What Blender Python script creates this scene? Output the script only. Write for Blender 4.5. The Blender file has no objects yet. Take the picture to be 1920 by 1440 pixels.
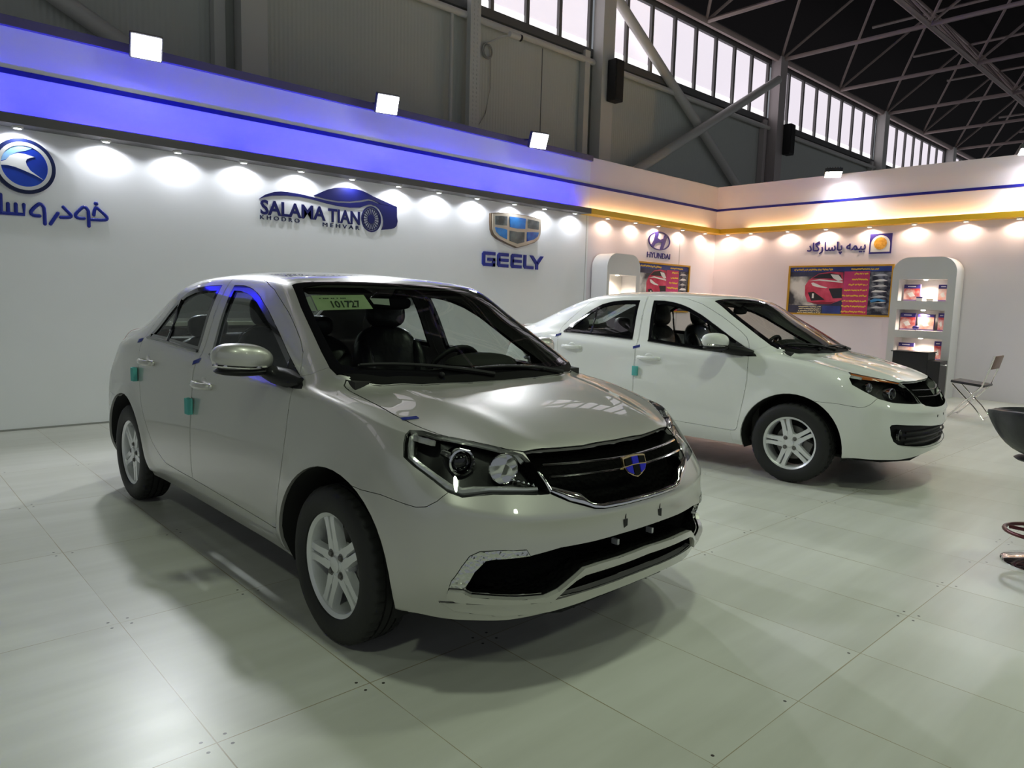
import bpy, bmesh, math, random
from math import pi, sin, cos, radians, atan2, sqrt
from mathutils import Vector, Matrix
from mathutils.bvhtree import BVHTree

random.seed(7)
S = bpy.context.scene
C = S.collection

# ---------------------------------------------------------------- camera
# world: the left booth wall runs along +X at y=7.89, the right wall along Y at x=12.76, floor z=0
CAM_F, CAM_H, YAW, PITCH, ROLL = 1339.867, 1.30876, .82146, -.11446, .02721
_f = Vector((cos(YAW) * cos(PITCH), sin(YAW) * cos(PITCH), sin(PITCH)))
_r = Vector((sin(YAW), -cos(YAW), 0)); _u = _r.cross(_f)
_r, _u = _r * cos(ROLL) + _u * sin(ROLL), _u * cos(ROLL) - _r * sin(ROLL)
_cam = bpy.data.cameras.new('camera'); _cam.sensor_fit = 'HORIZONTAL'; _cam.sensor_width = 36; _cam.lens = 36 * CAM_F / 1920; _cam.clip_end = 300
CAM = bpy.data.objects.new('camera', _cam); C.objects.link(CAM); S.camera = CAM
CAM.matrix_world = Matrix(((_r.x, _u.x, -_f.x, 0), (_r.y, _u.y, -_f.y, 0), (_r.z, _u.z, -_f.z, CAM_H), (0, 0, 0, 1)))

# ---------------------------------------------------------------- exposure and ambient light of the hall
S.view_settings.view_transform = 'Standard'; S.view_settings.look = 'None'; S.view_settings.gamma = 1.0; S.view_settings.use_curve_mapping = False
S.view_settings.exposure = -0.20
W = bpy.data.worlds.new('hall_ambient'); S.world = W; W.use_nodes = True
W.node_tree.nodes['Background'].inputs[0].default_value = (.84, .90, .98, 1); W.node_tree.nodes['Background'].inputs[1].default_value = .29

# ---------------------------------------------------------------- the hall's high-bay lamps (roof height, along the aisle behind the camera)
def hall_lamp(x, y, z, watt, col=(.86, 1., .74), r=.28):
    l = bpy.data.lights.new('high_bay_lamp', 'SPOT'); l.energy = watt; l.color = col; l.shadow_soft_size = r; l.spot_size = radians(136); l.spot_blend = .65
    o = bpy.data.objects.new('high_bay_lamp', l); C.objects.link(o); o.location = (x, y, z)
for hx, hy, hw in ((1.5, .6, 430), (6.5, .6, 400), (11.0, -.2, 300), (1.5, -6, 320), (7, -6, 320), (-3.5, -1.5, 330)):
    hall_lamp(hx, hy, 7.3, hw)
# ---------------------------------------------------------------- helpers
def mat(name, col, rough=.5, metal=0., coat=0., coat_rough=.03, emit=None, estr=0., spec=.5, trans=0., ior=1.45):
    m = bpy.data.materials.new(name); m.use_nodes = True
    b = m.node_tree.nodes['Principled BSDF']; I = b.inputs
    I['Base Color'].default_value = (*col, 1); I['Roughness'].default_value = rough; I['Metallic'].default_value = metal
    I['Coat Weight'].default_value = coat; I['Coat Roughness'].default_value = coat_rough
    I['Specular IOR Level'].default_value = spec; I['Transmission Weight'].default_value = trans; I['IOR'].default_value = ior
    if emit: I['Emission Color'].default_value = (*emit, 1); I['Emission Strength'].default_value = estr
    return m
def noise_colour(m, c1, c2, scale, detail=4, coords='Object', stretch=(1, 1, 1), lo=.35, hi=.65):
    """A procedural two-tone variation on a material's base colour."""
    nt = m.node_tree; b = nt.nodes['Principled BSDF']
    tc = nt.nodes.new('ShaderNodeTexCoord'); mp = nt.nodes.new('ShaderNodeMapping'); mp.inputs['Scale'].default_value = stretch
    n = nt.nodes.new('ShaderNodeTexNoise'); n.inputs['Scale'].default_value = scale; n.inputs['Detail'].default_value = detail
    r = nt.nodes.new('ShaderNodeValToRGB'); e = r.color_ramp.elements
    e[0].position, e[1].position = lo, hi; e[0].color = (*c1, 1); e[1].color = (*c2, 1)
    L = nt.links.new
    L(tc.outputs[coords], mp.inputs[0]); L(mp.outputs[0], n.inputs['Vector']); L(n.outputs['Fac'], r.inputs[0]); L(r.outputs[0], b.inputs['Base Color'])
    return m
def bump(m, scale, strength, dist=.002, kind='NOISE', stretch=(1, 1, 1)):
    nt = m.node_tree; b = nt.nodes['Principled BSDF']; L = nt.links.new
    tc = nt.nodes.new('ShaderNodeTexCoord'); mp = nt.nodes.new('ShaderNodeMapping'); mp.inputs['Scale'].default_value = stretch
    t = nt.nodes.new('ShaderNodeTexNoise' if kind == 'NOISE' else 'ShaderNodeTexVoronoi'); t.inputs['Scale'].default_value = scale
    bp = nt.nodes.new('ShaderNodeBump'); bp.inputs['Strength'].default_value = strength; bp.inputs['Distance'].default_value = dist
    L(tc.outputs['Object'], mp.inputs[0]); L(mp.outputs[0], t.inputs['Vector'])
    L(t.outputs[0], bp.inputs['Height']); L(bp.outputs[0], b.inputs['Normal'])
    return m
def glass(name, tint, gloss=1.0, rough=.0):
    """Thin pane: see-through tint plus Fresnel reflection."""
    m = bpy.data.materials.new(name); m.use_nodes = True; nt = m.node_tree; nt.nodes.clear(); L = nt.links.new
    out = nt.nodes.new('ShaderNodeOutputMaterial'); mx = nt.nodes.new('ShaderNodeMixShader')
    tr = nt.nodes.new('ShaderNodeBsdfTransparent'); tr.inputs[0].default_value = (*tint, 1)
    gl = nt.nodes.new('ShaderNodeBsdfGlossy'); gl.inputs['Roughness'].default_value = rough; gl.inputs['Color'].default_value = (gloss, gloss, gloss, 1)
    fr = nt.nodes.new('ShaderNodeLayerWeight'); fr.inputs[0].default_value = .12
    ma = nt.nodes.new('ShaderNodeMath'); ma.operation = 'MULTIPLY_ADD'; ma.inputs[1].default_value = .8; ma.inputs[2].default_value = .045
    L(fr.outputs['Fresnel'], ma.inputs[0])
    L(ma.outputs[0], mx.inputs[0]); L(tr.outputs[0], mx.inputs[1]); L(gl.outputs[0], mx.inputs[2]); L(mx.outputs[0], out.inputs[0])
    return m

def mesh_obj(name, me, mats=None, parent=None, loc=None, rot=None, smooth=None):
    o = bpy.data.objects.new(name, me); C.objects.link(o)
    if mats is not None:
        me.materials.clear()
        for m in (mats if isinstance(mats, (list, tuple)) else [mats]): me.materials.append(m)
    if parent: o.parent = parent
    if loc: o.location = loc
    if rot: o.rotation_euler = rot
    if smooth is not None: shade(me, smooth)
    return o
def shade(me, ang=35):
    """Smooth shading that keeps edges sharper than the angle crisp."""
    for p in me.polygons: p.use_smooth = True
    if ang is True or ang >= 180: return
    me.set_sharp_from_angle(angle=radians(ang))
def obj(name, bm, mats=None, parent=None, loc=None, rot=None, smooth=None):
    me = bpy.data.meshes.new(name); bmesh.ops.recalc_face_normals(bm, faces=bm.faces[:]); bm.to_mesh(me); bm.free()
    return mesh_obj(name, me, mats, parent, loc, rot, smooth)
def empty(name, loc=(0, 0, 0), rz=0., parent=None):
    o = bpy.data.objects.new(name, None); o.empty_display_size = .1; C.objects.link(o)
    o.location = loc; o.rotation_euler = (0, 0, rz); o.parent = parent
    return o
def tag(o, label, cat, group=None, kind=None):
    o['label'] = label; o['category'] = cat
    if group: o['group'] = group
    if kind: o['kind'] = kind
    return o
def struct(o, label=None):
    o['kind'] = 'structure'
    if label: o['label'] = label
    return o
def box(bm, c, s, M=None, mi=0, bev=0.):
    """Axis-aligned box of size s about c (optionally transformed, bevelled)."""
    r = bmesh.ops.create_cube(bm, size=1.0); vs = r['verts']
    for v in vs: v.co = Vector((c[0] + v.co.x * s[0], c[1] + v.co.y * s[1], c[2] + v.co.z * s[2]))
    if bev:
        es = list({e for v in vs for e in v.link_edges})
        rr = bmesh.ops.bevel(bm, geom=es, offset=bev, segments=2, profile=.6, affect='EDGES', clamp_overlap=True)
        vs = list({v for f in rr['faces'] for v in f.verts} | {v for v in vs if v.is_valid})
    if M is not None:
        for v in vs: v.co = M @ v.co
    for f in {f for v in vs for f in v.link_faces}: f.material_index = mi
    return vs
def tube(bm, pts, r, n=8, cap=True, mi=0, flat=1.0, up=Vector((0, 0, 1)), closed=False):
    """Round (or flattened) bar along a polyline; r may be a list."""
    pts = [Vector(p) for p in pts]; rings = []
    for i, p in enumerate(pts):
        if closed: t = pts[(i + 1) % len(pts)] - pts[i - 1]
        else: t = pts[min(i + 1, len(pts) - 1)] - pts[max(i - 1, 0)]
        t.normalize(); u = up
        if abs(t.dot(u)) > .95: u = Vector((1, 0, 0)) if abs(t.x) < .9 else Vector((0, 1, 0))
        a = t.cross(u).normalized(); b = a.cross(t).normalized(); rr = r[i] if isinstance(r, (list, tuple)) else r
        rings.append([bm.verts.new(p + a * rr * cos(2 * pi * k / n) + b * rr * flat * sin(2 * pi * k / n)) for k in range(n)])
    m = len(rings)
    for i in range(m if closed else m - 1):
        A, B = rings[i], rings[(i + 1) % m]
        for k in range(n):
            f = bm.faces.new((A[k], A[(k + 1) % n], B[(k + 1) % n], B[k])); f.material_index = mi
    if cap and not closed:
        for R in (rings[0][::-1], rings[-1]): bm.faces.new(R).material_index = mi
    return rings
def lathe(bm, prof, n=32, axis='Z', mi=0, wobble=None):
    """Revolve (radius, height) pairs about an axis."""
    rings = []
    for i, (r, h) in enumerate(prof):
        ring = []
        for k in range(n):
            a = 2 * pi * k / n; rr = r + (wobble(i, k) if wobble else 0)
            p = (rr * cos(a), rr * sin(a), h)
            if axis == 'Y': p = (p[0], h, p[1])
            if axis == 'X': p = (h, p[0], p[1])
            ring.append(bm.verts.new(p))
        rings.append(ring)
    for A, B in zip(rings[:-1], rings[1:]):
        for k in range(n):
            f = bm.faces.new((A[k], A[(k + 1) % n], B[(k + 1) % n], B[k])); f.material_index = mi
    for R, (r, h) in ((rings[0], prof[0]), (rings[-1], prof[-1])):
        if r > 1e-5: bm.faces.new(R).material_index = mi
    return rings
def prism(bm, poly, fn, d, mi=0, mi_side=None):
    """Extrude a 2-D polygon; fn maps (u, v, depth) to a point."""
    A = [bm.verts.new(fn(u, v, 0)) for u, v in poly]; B = [bm.verts.new(fn(u, v, d)) for u, v in poly]
    for ring in (A, B):
        f = bm.faces.new(ring); f.material_index = mi
    n = len(poly)
    for k in range(n):
        f = bm.faces.new((A[k], A[(k + 1) % n], B[(k + 1) % n], B[k])); f.material_index = mi if mi_side is None else mi_side
def ellipsoid(bm, c, s, n=24, m=14, p=1.0, M=None, mi=0):
    """Superellipsoid (p<1 is boxier)."""
    def sg(v): return math.copysign(abs(v) ** p, v)
    rings = []
    for i in range(m + 1):
        t = pi * i / m - pi / 2; ring = []
        for k in range(n):
            a = 2 * pi * k / n
            q = Vector((c[0] + s[0] * sg(cos(t)) * sg(cos(a)), c[1] + s[1] * sg(cos(t)) * sg(sin(a)), c[2] + s[2] * sg(sin(t))))
            ring.append(bm.verts.new(M @ q if M is not None else q))
        rings.append(ring)
    for A, B in zip(rings[:-1], rings[1:]):
        for k in range(n):
            bm.faces.new((A[k], A[(k + 1) % n], B[(k + 1) % n], B[k])).material_index = mi
    bmesh.ops.remove_doubles(bm, verts=[v for R in (rings[0], rings[-1]) for v in R], dist=1e-5)
def text_mesh(s, size, depth=.0, offset=0., shear=0., spacing=1., align='LEFT', sx=1.):
    """Lettering as a mesh lying in the XY plane."""
    cu = bpy.data.curves.new('t', 'FONT'); cu.body = s; cu.size = size; cu.extrude = depth; cu.offset = offset; cu.shear = shear
    cu.space_character = spacing; cu.align_x = align; cu.resolution_u = 3
    o = bpy.data.objects.new('t', cu); C.objects.link(o)
    me = bpy.data.meshes.new_from_object(o.evaluated_get(bpy.context.evaluated_depsgraph_get()))
    bpy.data.objects.remove(o); bpy.data.curves.remove(cu)
    if sx != 1.:
        for v in me.vertices: v.co.x *= sx
    return me
def fit_text(me, w, h):
    """Scale lettering to a given width and height, lower left corner at the origin."""
    xs = [v.co.x for v in me.vertices]; ys = [v.co.y for v in me.vertices]
    for v in me.vertices:
        v.co.x = (v.co.x - min(xs)) / (max(xs) - min(xs)) * w; v.co.y = (v.co.y - min(ys)) / (max(ys) - min(ys)) * h
    return me
# ---------------------------------------------------------------- setting: floor, booth walls, hall
YW, XW, YH = 7.8917, 12.761, 9.5
LX = 8.95          # where the blue booth's wall ends and the yellow one's begins
def floor_material():
    m = mat('floor_panels', (.6, .6, .52), .3, spec=.45); nt = m.node_tree; L = nt.links.new; b = nt.nodes['Principled BSDF']
    def N(t, **k):
        n = nt.nodes.new(t)
        for a, v in k.items(): setattr(n, a, v)
        return n
    def M(op, a, c=None):
        n = N('ShaderNodeMath', operation=op)
        for i, v in enumerate((a, c)):
            if v is None: continue
            if isinstance(v, (int, float)): n.inputs[i].default_value = v
            else: L(v, n.inputs[i])
        return n.outputs[0]
    g = N('ShaderNodeNewGeometry'); sx = N('ShaderNodeSeparateXYZ'); L(g.outputs['Position'], sx.inputs[0])
    def cell(o, off, d):
        t = M('DIVIDE', M('SUBTRACT', o, off), d); r = M('FLOOR', M('ADD', t, .5)); return M('MULTIPLY', M('ABSOLUTE', M('SUBTRACT', t, r)), d), M('FLOOR', t)
    dx, ix = cell(sx.outputs[0], 1.7562, .5169); dy, iy = cell(sx.outputs[1], .9863, 1.0192)
    jn = N('ShaderNodeTexNoise'); jn.inputs['Scale'].default_value = 2.2; jn.inputs['Detail'].default_value = 3; L(g.outputs['Position'], jn.inputs['Vector'])
    jw = M('ADD', M('MULTIPLY', jn.outputs['Fac'], .0050), -.0008)
    joint = M('LESS_THAN', M('MINIMUM', dx, dy), jw)
    # small screw heads near the panel corners
    dot = M('LESS_THAN', M('ADD', M('POWER', M('SUBTRACT', dx, .035), 2), M('POWER', M('SUBTRACT', dy, .030), 2)), .0000325)
    keep = N('ShaderNodeTexWhiteNoise', noise_dimensions='3D'); cb = N('ShaderNodeCombineXYZ')
    L(M('FLOOR', M('DIVIDE', M('SUBTRACT', sx.outputs[0], 1.7562), .2585)), cb.inputs[0]); L(M('FLOOR', M('DIVIDE', M('SUBTRACT', sx.outputs[1], .9863), .5096)), cb.inputs[1]); L(cb.outputs[0], keep.inputs[0])
    dot = M('MULTIPLY', dot, M('GREATER_THAN', keep.outputs['Value'], .35))
    wn = N('ShaderNodeTexWhiteNoise', noise_dimensions='2D'); c2 = N('ShaderNodeCombineXYZ'); L(ix, c2.inputs[0]); L(iy, c2.inputs[1]); L(c2.outputs[0], wn.inputs[0])
    mp = N('ShaderNodeMapping'); mp.inputs['Scale'].default_value = (.7, 6.0, 1); mp.inputs['Location'].default_value = (.31, .17, .43); L(g.outputs['Position'], mp.inputs[0])
    n1 = N('ShaderNodeTexNoise'); n1.inputs['Scale'].default_value = 1.6; n1.inputs['Detail'].default_value = 4; n1.inputs['Roughness'].default_value = .5; L(mp.outputs[0], n1.inputs['Vector'])
    n2 = N('ShaderNodeTexNoise'); n2.inputs['Scale'].default_value = 1.1; n2.inputs['Detail'].default_value = 5; L(g.outputs['Position'], n2.inputs['Vector'])
    v = M('ADD', M('ADD', M('MULTIPLY', n1.outputs['Fac'], .34), M('MULTIPLY', wn.outputs['Value'], .10)), M('MULTIPLY', n2.outputs['Fac'], .32))
    r = N('ShaderNodeMix', data_type='RGBA'); mr = N('ShaderNodeMapRange', interpolation_type='SMOOTHSTEP'); mr.inputs['From Min'].default_value = .22; mr.inputs['From Max'].default_value = .56; L(v, mr.inputs['Value']); L(mr.outputs['Result'], r.inputs['Factor']); r.inputs['A'].default_value = (.475, .475, .43, 1); r.inputs['B'].default_value = (.60, .60, .565, 1)
    m1 = N('ShaderNodeMix', data_type='RGBA'); L(joint, m1.inputs['Factor']); L(r.outputs['Result'], m1.inputs['A']); m1.inputs['B'].default_value = (.30, .255, .17, 1)
    m2 = N('ShaderNodeMix', data_type='RGBA'); L(dot, m2.inputs['Factor']); L(m1.outputs['Result'], m2.inputs['A']); m2.inputs['B'].default_value = (.05, .045, .04, 1)
    L(m2.outputs['Result'], b.inputs['Base Color'])
    rr = M('ADD', M('MULTIPLY', n1.outputs['Fac'], .08), M('ADD', M('MULTIPLY', n2.outputs['Fac'], .08), .26)); L(rr, b.inputs['Roughness'])
    bp = N('ShaderNodeBump'); bp.inputs['Strength'].default_value = .03; bp.inputs['Distance'].default_value = .004
    hh = M('SUBTRACT', n1.outputs['Fac'], M('MULTIPLY', joint, 1.2)); L(hh, bp.inputs['Height']); L(bp.outputs[0], b.inputs['Normal'])
    return m
b = bmesh.new(); box(b, (8, -2, -.05), (50, 26, .10)); struct(obj('floor', b, [floor_material()]), 'off-white floor of square-cornered laid panels with thin brown joints')

M_wall = noise_colour(mat('booth_wall_white', (.85, .86, .91), .55), (.83, .84, .89), (.87, .88, .93), .7)
M_wallr = noise_colour(mat('booth_wall_white_right', (.83, .77, .84), .55), (.81, .75, .82), (.85, .79, .86), .7)
M_cap = mat('cap_grey_violet', (.13, .115, .18), .6)
M_stripe = mat('stripe_blue', (.008, .008, .22), .45)
M_ledge = mat('ledge_grey', (.115, .11, .115), .6)
M_ledgew = mat('ledge_underside', (.70, .70, .70), .6)
M_yellow = mat('ledge_yellow', (.88, .50, .02), .5)
M_seam = mat('panel_seam', (.30, .30, .29), .7)
b = bmesh.new(); box(b, ((LX - 5) / 2, YW + .06, 1.83), (LX + 5, .12, 3.66)); struct(obj('wall_left', b, [M_wall]), 'white booth wall behind the silver car')
b = bmesh.new(); box(b, ((LX + XW + .12) / 2, YW + .06, 1.83), (XW + .12 - LX, .12, 3.66)); struct(obj('wall_back', b, [M_wallr]), 'white booth wall with the arched display unit')
b = bmesh.new(); box(b, (XW + .06, (YW - 4) / 2, 1.83), (.12, YW + 4, 3.66)); struct(obj('wall_right', b, [M_wallr]), 'white booth wall at right angles with the yellow ledge')
tn = [0]
def trim(c, s, m, label, bev=.0):
    tn[0] += 1; b = bmesh.new(); box(b, c, s, None, 0, bev); return struct(obj('trim_%d' % tn[0], b, m if isinstance(m, list) else [m]), label)
trim(((LX - 5) / 2, YW - .02, 3.632), (LX + 5, .06, .085), M_cap, 'grey violet cap along the top of the left wall')
trim(((XW - 5) / 2, YW - .004, 3.212), (XW + 5, .008, .046), M_stripe, 'dark blue stripe along the left wall')
trim((XW - .004, (YW - 4) / 2 - .004, 3.212), (.008, YW + 4 - .008, .042), M_stripe, 'dark blue stripe along the right wall')
for sx, sz in ((8.90, 1.37), (11.55, 1.37)): trim((sx, YW - .0015, sz), (.006, .003, 2.74), M_seam, 'panel joint on the left wall')
trim((XW - .0015, 1.9, 1.37), (.003, .006, 2.74), M_seam, 'panel joint on the right wall')
trim(((XW - 5) / 2, YW - .006, .008), (XW + 5, .012, .016), M_seam, 'dark foot joint of the left wall')
# ledges: a hollow pelmet that hides an LED strip on top and carries the downlights below
def pelmet(x0, y0, x1, y1, m, label):
    """Ledge with a raised front lip; seen from below its soffit is white."""
    tn[0] += 1; b = bmesh.new(); lx, ly = x1 - x0, y1 - y0
    if lx > ly:
        box(b, ((x0 + x1) / 2, y0 + .0125, 2.772), (lx, .025, .085), None, 0); box(b, ((x0 + x1) / 2, (y0 + y1) / 2 + .0125, 2.748), (lx, ly - .025, .030), None, 1)
    else:
        box(b, (x0 + .0125, (y0 + y1) / 2, 2.772), (.025, ly, .085), None, 0); box(b, ((x0 + x1) / 2 + .0125, (y0 + y1) / 2, 2.748), (lx - .025, ly, .030), None, 1)
    return struct(obj('trim_%d' % tn[0], b, [m, M_ledgew]), label)
YL, XL = YW - .235, XW - .235
pelmet(-5, YL, 8.74, YW, M_ledge, 'grey lighting ledge above the blue booth')
pelmet(8.74, YL, XW, YW, M_yellow, 'yellow lighting ledge on the left wall')
pelmet(XL, -4, XW, YL - .001, M_yellow, 'yellow lighting ledge on the right wall')

# LED strips lying in the ledges
def led_strip(c, s, col, strength, name, label, rot):
    m = mat(name + '_glow', (.1, .1, .1), .5, emit=col, estr=strength)
    b = bmesh.new(); box(b, c, s); o = obj('led_strip', b, [m]); tag(o, label, 'LED strip'); return o
for k in range(5):
    x0 = -.4 + k * 1.83
    led_strip((x0 + .82, YW - .10, 2.772), (1.50, .020, .012), (.008, .006, 1.), 260, 'blue_led', ['blue LED strip in the grey ledge, farthest left', 'blue LED strip in the grey ledge, second from the left end', 'blue LED strip in the grey ledge above the car-shaped sign', 'blue LED strip in the grey ledge between the two signs', 'blue LED strip in the grey ledge next to the yellow ledge'][k], 0)
led_strip((10.65, YW - .04, 2.772), (3.6, .016, .012), (1., .70, .32), 60, 'warm_led', 'warm LED strip in the yellow ledge of the left wall', 0)
led_strip((XW - .04, 2.4, 2.772), (.016, 9.6, .012), (1., .72, .34), 60, 'warm_led_b', 'warm LED strip in the yellow ledge of the right wall', 1)

# downlights under the ledges: housing, glowing lens and their own beam
M_lampw = mat('downlight_housing', (.75, .75, .75), .4)
def downlight(x, y, warm, label):
    t = empty('downlight', (x, y, 2.733)); tag(t, label, 'downlight', 'warm downlights under the yellow ledge' if warm else 'cool downlights under the grey ledge')
    col = (1., .72, .52) if warm else (.93, .96, 1.)
    b = bmesh.new(); lathe(b, [(.045, 0), (.045, -.014), (.036, -.022), (.030, -.022), (.030, -.004)], 20); obj('housing', b, [M_lampw], t, smooth=40)
    b = bmesh.new(); lathe(b, [(.029, -.010), (.029, -.016), (.022, -.020), (.001, -.021)], 20); obj('lens', b, [M_glowW if warm else M_glowC], t, smooth=40)
    l = bpy.data.lights.new('beam', 'SPOT'); l.energy = 13 if warm else 13; l.color = col; l.spot_size = radians(158); l.spot_blend = .4; l.shadow_soft_size = .02
    o = bpy.data.objects.new('beam', l); C.objects.link(o); o.parent = t; o.location = (0, 0, -.035)
    return t
M_glowC = mat('downlight_glow_cool', (1, 1, 1), .5, emit=(.95, .98, 1.), estr=30)
M_glowW = mat('downlight_glow_warm', (1, 1, 1), .5, emit=(1., .86, .66), estr=26)
CX = [-.80, -.13, .53, 1.19, 1.885, 2.53, 3.20, 3.86, 4.51, 5.17, 5.80, 6.455, 7.16, 7.775, 8.45]
CL = [None, None, None, 'cool downlight above the blue roundel', 'cool downlight to the right of the blue roundel', 'cool downlight third along from the roundel, over bare wall', 'cool downlight just left of the car-shaped sign', 'cool downlight over the tip of the car-shaped sign', 'cool downlight over the roof of the car-shaped sign', 'cool downlight right of the car-shaped sign', 'cool downlight midway between car-shaped sign and shield', 'cool downlight left of the shield sign', 'cool downlight right over the shield sign', 'cool downlight right of the shield sign', 'cool downlight last before the yellow ledge']
for x, l in zip(CX, CL):
    if l: downlight(x * 1.0075, YW - .09, False, l)
for x, l in zip((9.25, 9.99, 10.65, 11.40, 12.145), ('warm downlight over the arched unit by the yellow ledge start', 'warm downlight left of the slanted H emblem', 'warm downlight over the slanted H emblem', 'warm downlight right of the slanted H emblem', 'warm downlight on the left wall next to the corner')): downlight(x * 1.0075, YW - .09, True, l)
for y, l in zip((7.53, 7.046, 6.323, 5.626, 4.895, 4.209, 3.483, 2.80), ('warm downlight on the right wall nearest the corner', 'warm downlight second from the corner on the right wall', 'warm downlight left of the dark calligraphy', 'warm downlight over the dark calligraphy', 'warm downlight beside the square sun sign', 'warm downlight over the right-hand arched unit', 'warm downlight over bare wall right of the arched unit', 'warm downlight at the right edge of the photo')): downlight(XW - .09, y * 1.0048, True, l)

# floodlights on arms
M_flood = mat('flood_body', (.05, .05, .055), .5)
def floodlight(p, aim, watt, label, glow=60, cone=120, s=.25):
    p = Vector(p); d = (Vector(aim) - p).normalized(); q = d.to_track_quat('-Z', 'Y'); t = empty('floodlight', p); t.rotation_mode = 'QUATERNION'; t.rotation_quaternion = q
    tag(t, label, 'floodlight', 'floodlights on the booth walls')
    b = bmesh.new(); box(b, (0, 0, .045), (s + .03, s * .8 + .03, .07), None, 0, .012)
    for k in range(6): box(b, (-s * .4 + k * s * .16, 0, .09), (.008, s * .7, .03))
    obj('housing', b, [M_flood], t)
    m = mat('flood_glow', (1, 1, 1), .4, emit=(.93, .96, 1.), estr=glow); b = bmesh.new(); box(b, (0, 0, .006), (s, s * .8, .010)); obj('glass_face', b, [m], t)
    b = bmesh.new(); qi = q.inverted()
    back = qi @ (Vector((p.x, YW + .0, 3.68)) - p) if abs(p.y - YW) < 1 else qi @ (Vector((XW, p.y, 3.68)) - p)
    tube(b, [(0, 0, .06), Vector((0, 0, .06)) * .5 + back * .5, back], .012, 6); obj('arm', b, [M_flood], t)
    l = bpy.data.lights.new('beam', 'SPOT'); l.energy = watt; l.color = (.93, .97, 1.); l.spot_size = radians(cone); l.spot_blend = .5; l.shadow_soft_size = .11
    o = bpy.data.objects.new('beam', l); C.objects.link(o); o.parent = t; o.location = (0, 0, -.02)
floodlight((2.205, YW - .36, 3.585), (1.2, 1.0, .4), 420, 'floodlight on the left wall top, leftmost')
floodlight((4.865, YW - .36, 3.60), (3.2, .8, .4), 420, 'floodlight on the left wall top above the car-shaped sign')
floodlight((7.415, YW - .36, 3.605), (5.6, .8, .4), 420, 'floodlight on the left wall top beside the shield sign')
floodlight((12.45, 5.50, 3.60), (11.9, 5.2, 1.2), 110, 'floodlight on the right wall shining down on it', 60, 140)
floodlight((12.45, 2.72, 3.62), (11.9, 2.5, 1.2), 110, 'floodlight on the right wall at the edge of the photo', 60, 140)
floodlight((12.45, -.2, 3.60), (8.5, -.4, .3), 90, 'floodlight on the right wall nearest the camera')

# ---------------------------------------------------------------- hall behind the booth
def ribbed(name, col, period):
    m = mat(name, col, .6); nt = m.node_tree; L = nt.links.new; bs = nt.nodes['Principled BSDF']
    g = nt.nodes.new('ShaderNodeTexCoord'); w = nt.nodes.new('ShaderNodeTexWave'); w.bands_direction = 'X'; w.inputs['Scale'].default_value = period
    bp = nt.nodes.new('ShaderNodeBump'); bp.inputs['Strength'].default_value = .35; bp.inputs['Distance'].default_value = .01
    L(g.outputs['Object'], w.inputs[0]); L(w.outputs['Fac'], bp.inputs['Height']); L(bp.outputs[0], bs.inputs['Normal']); return m
M_hall = ribbed('hall_sheet', (.60, .62, .58), 5.)
M_steel = mat('hall_steel_pale', (.68, .665, .63), .5)
M_steeld = mat('hall_steel_dark', (.13, .13, .13), .6)
M_mull = mat('mullion_grey', (.17, .165, .16), .6)
M_sky = mat('translucent_pane', (.8, .76, .8), .6, emit=(.93, .86, .95), estr=1.0)
M_skyb = mat('translucent_pane_bright', (.9, .9, .9), .6, emit=(1., .97, 1.), estr=1.4)
M_roof = mat('roof_sheet', (.013, .010, .010), .9, spec=.1)
M_truss = mat('truss_tube', (.50, .39, .36), .55)
b = bmesh.new(); box(b, (22, YH + .15, 3.05), (70, .1, 6.10)); struct(obj('wall_hall', b, [M_hall]), 'grey ribbed sheet wall of the hall')
b = bmesh.new(); box(b, (22, YH + .15, 7.68), (70, .1, .30)); struct(obj('wall_hall_top', b, [M_steeld]), 'dark strip above the hall windows')
cols = [-9.7, -2.85, 3.93, 10.82, 17.62, 24.5, 31.3, 38.2]
wn = 0
for a, c in zip(cols[:-1], cols[1:]):
    wn += 1; w = empty('window_%d' % wn, ((a + c) / 2, YH + .12, 6.10)); struct(w, 'band of translucent hall windows')
    L_ = c - a - .3; n = 8
    b = bmesh.new(); box(b, (0, 0, .80), (L_, .02, 1.26)); obj('window_pane', b, [M_sky], w)
    b = bmesh.new(); box(b, (0, -.012, .10), (L_, .01, .17)); obj('bright_sill_light', b, [M_skyb], w)
    for k in range(n + 1):
        b = bmesh.new(); box(b, (-L_ / 2 + L_ * k / n, -.04, .72), (.075, .07, 1.40)); obj('mullion', b, [M_mull], w)
    b = bmesh.new(); box(b, (0, -.05, -.04), (L_ + .3, .12, .14)); box(b, (0, -.03, 1.40), (L_ + .3, .12, .10)); obj('window_frame', b, [M_steeld], w)
for k, x in enumerate(cols):
    b = bmesh.new(); box(b, (x + .06, YH - .10, 3.8), (.30, .24, 7.6)); box(b, (x + .06, YH - .24, 3.8), (.34, .02, 7.6)); box(b, (x - .30, YH + .02, 3.0), (.14, .14, 6.1)); struct(obj('column_hall', b, [M_steel if k != 4 else mat('column_rose', (.55, .49, .48), .5)]), 'steel column of the hall')
def pipe(pts, r, m, label, name='pipe_hall', n=10):
    b = bmesh.new(); tube(b, pts, r, n); return struct(obj(name, b, [m], smooth=60), label)
for a, c in zip(cols[:-1], cols[1:]): pipe([(a + .2, YH - .02, 5.88), (c - .1, YH - .02, 5.88)], .055, M_steel, 'pale rail below the hall windows')
pipe([(11.1, YH - .06, 7.30), (16.25, YH - .06, 4.18), (16.9, YH - .06, 3.8)], .10, M_steel, 'diagonal brace of the hall falling to the right')
pipe([(17.4, YH - .26, 7.0), (12.14, YH - .26, 4.16), (11.3, YH - .26, 3.7)], .10, M_steel, 'diagonal brace of the hall rising to the right')
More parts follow.
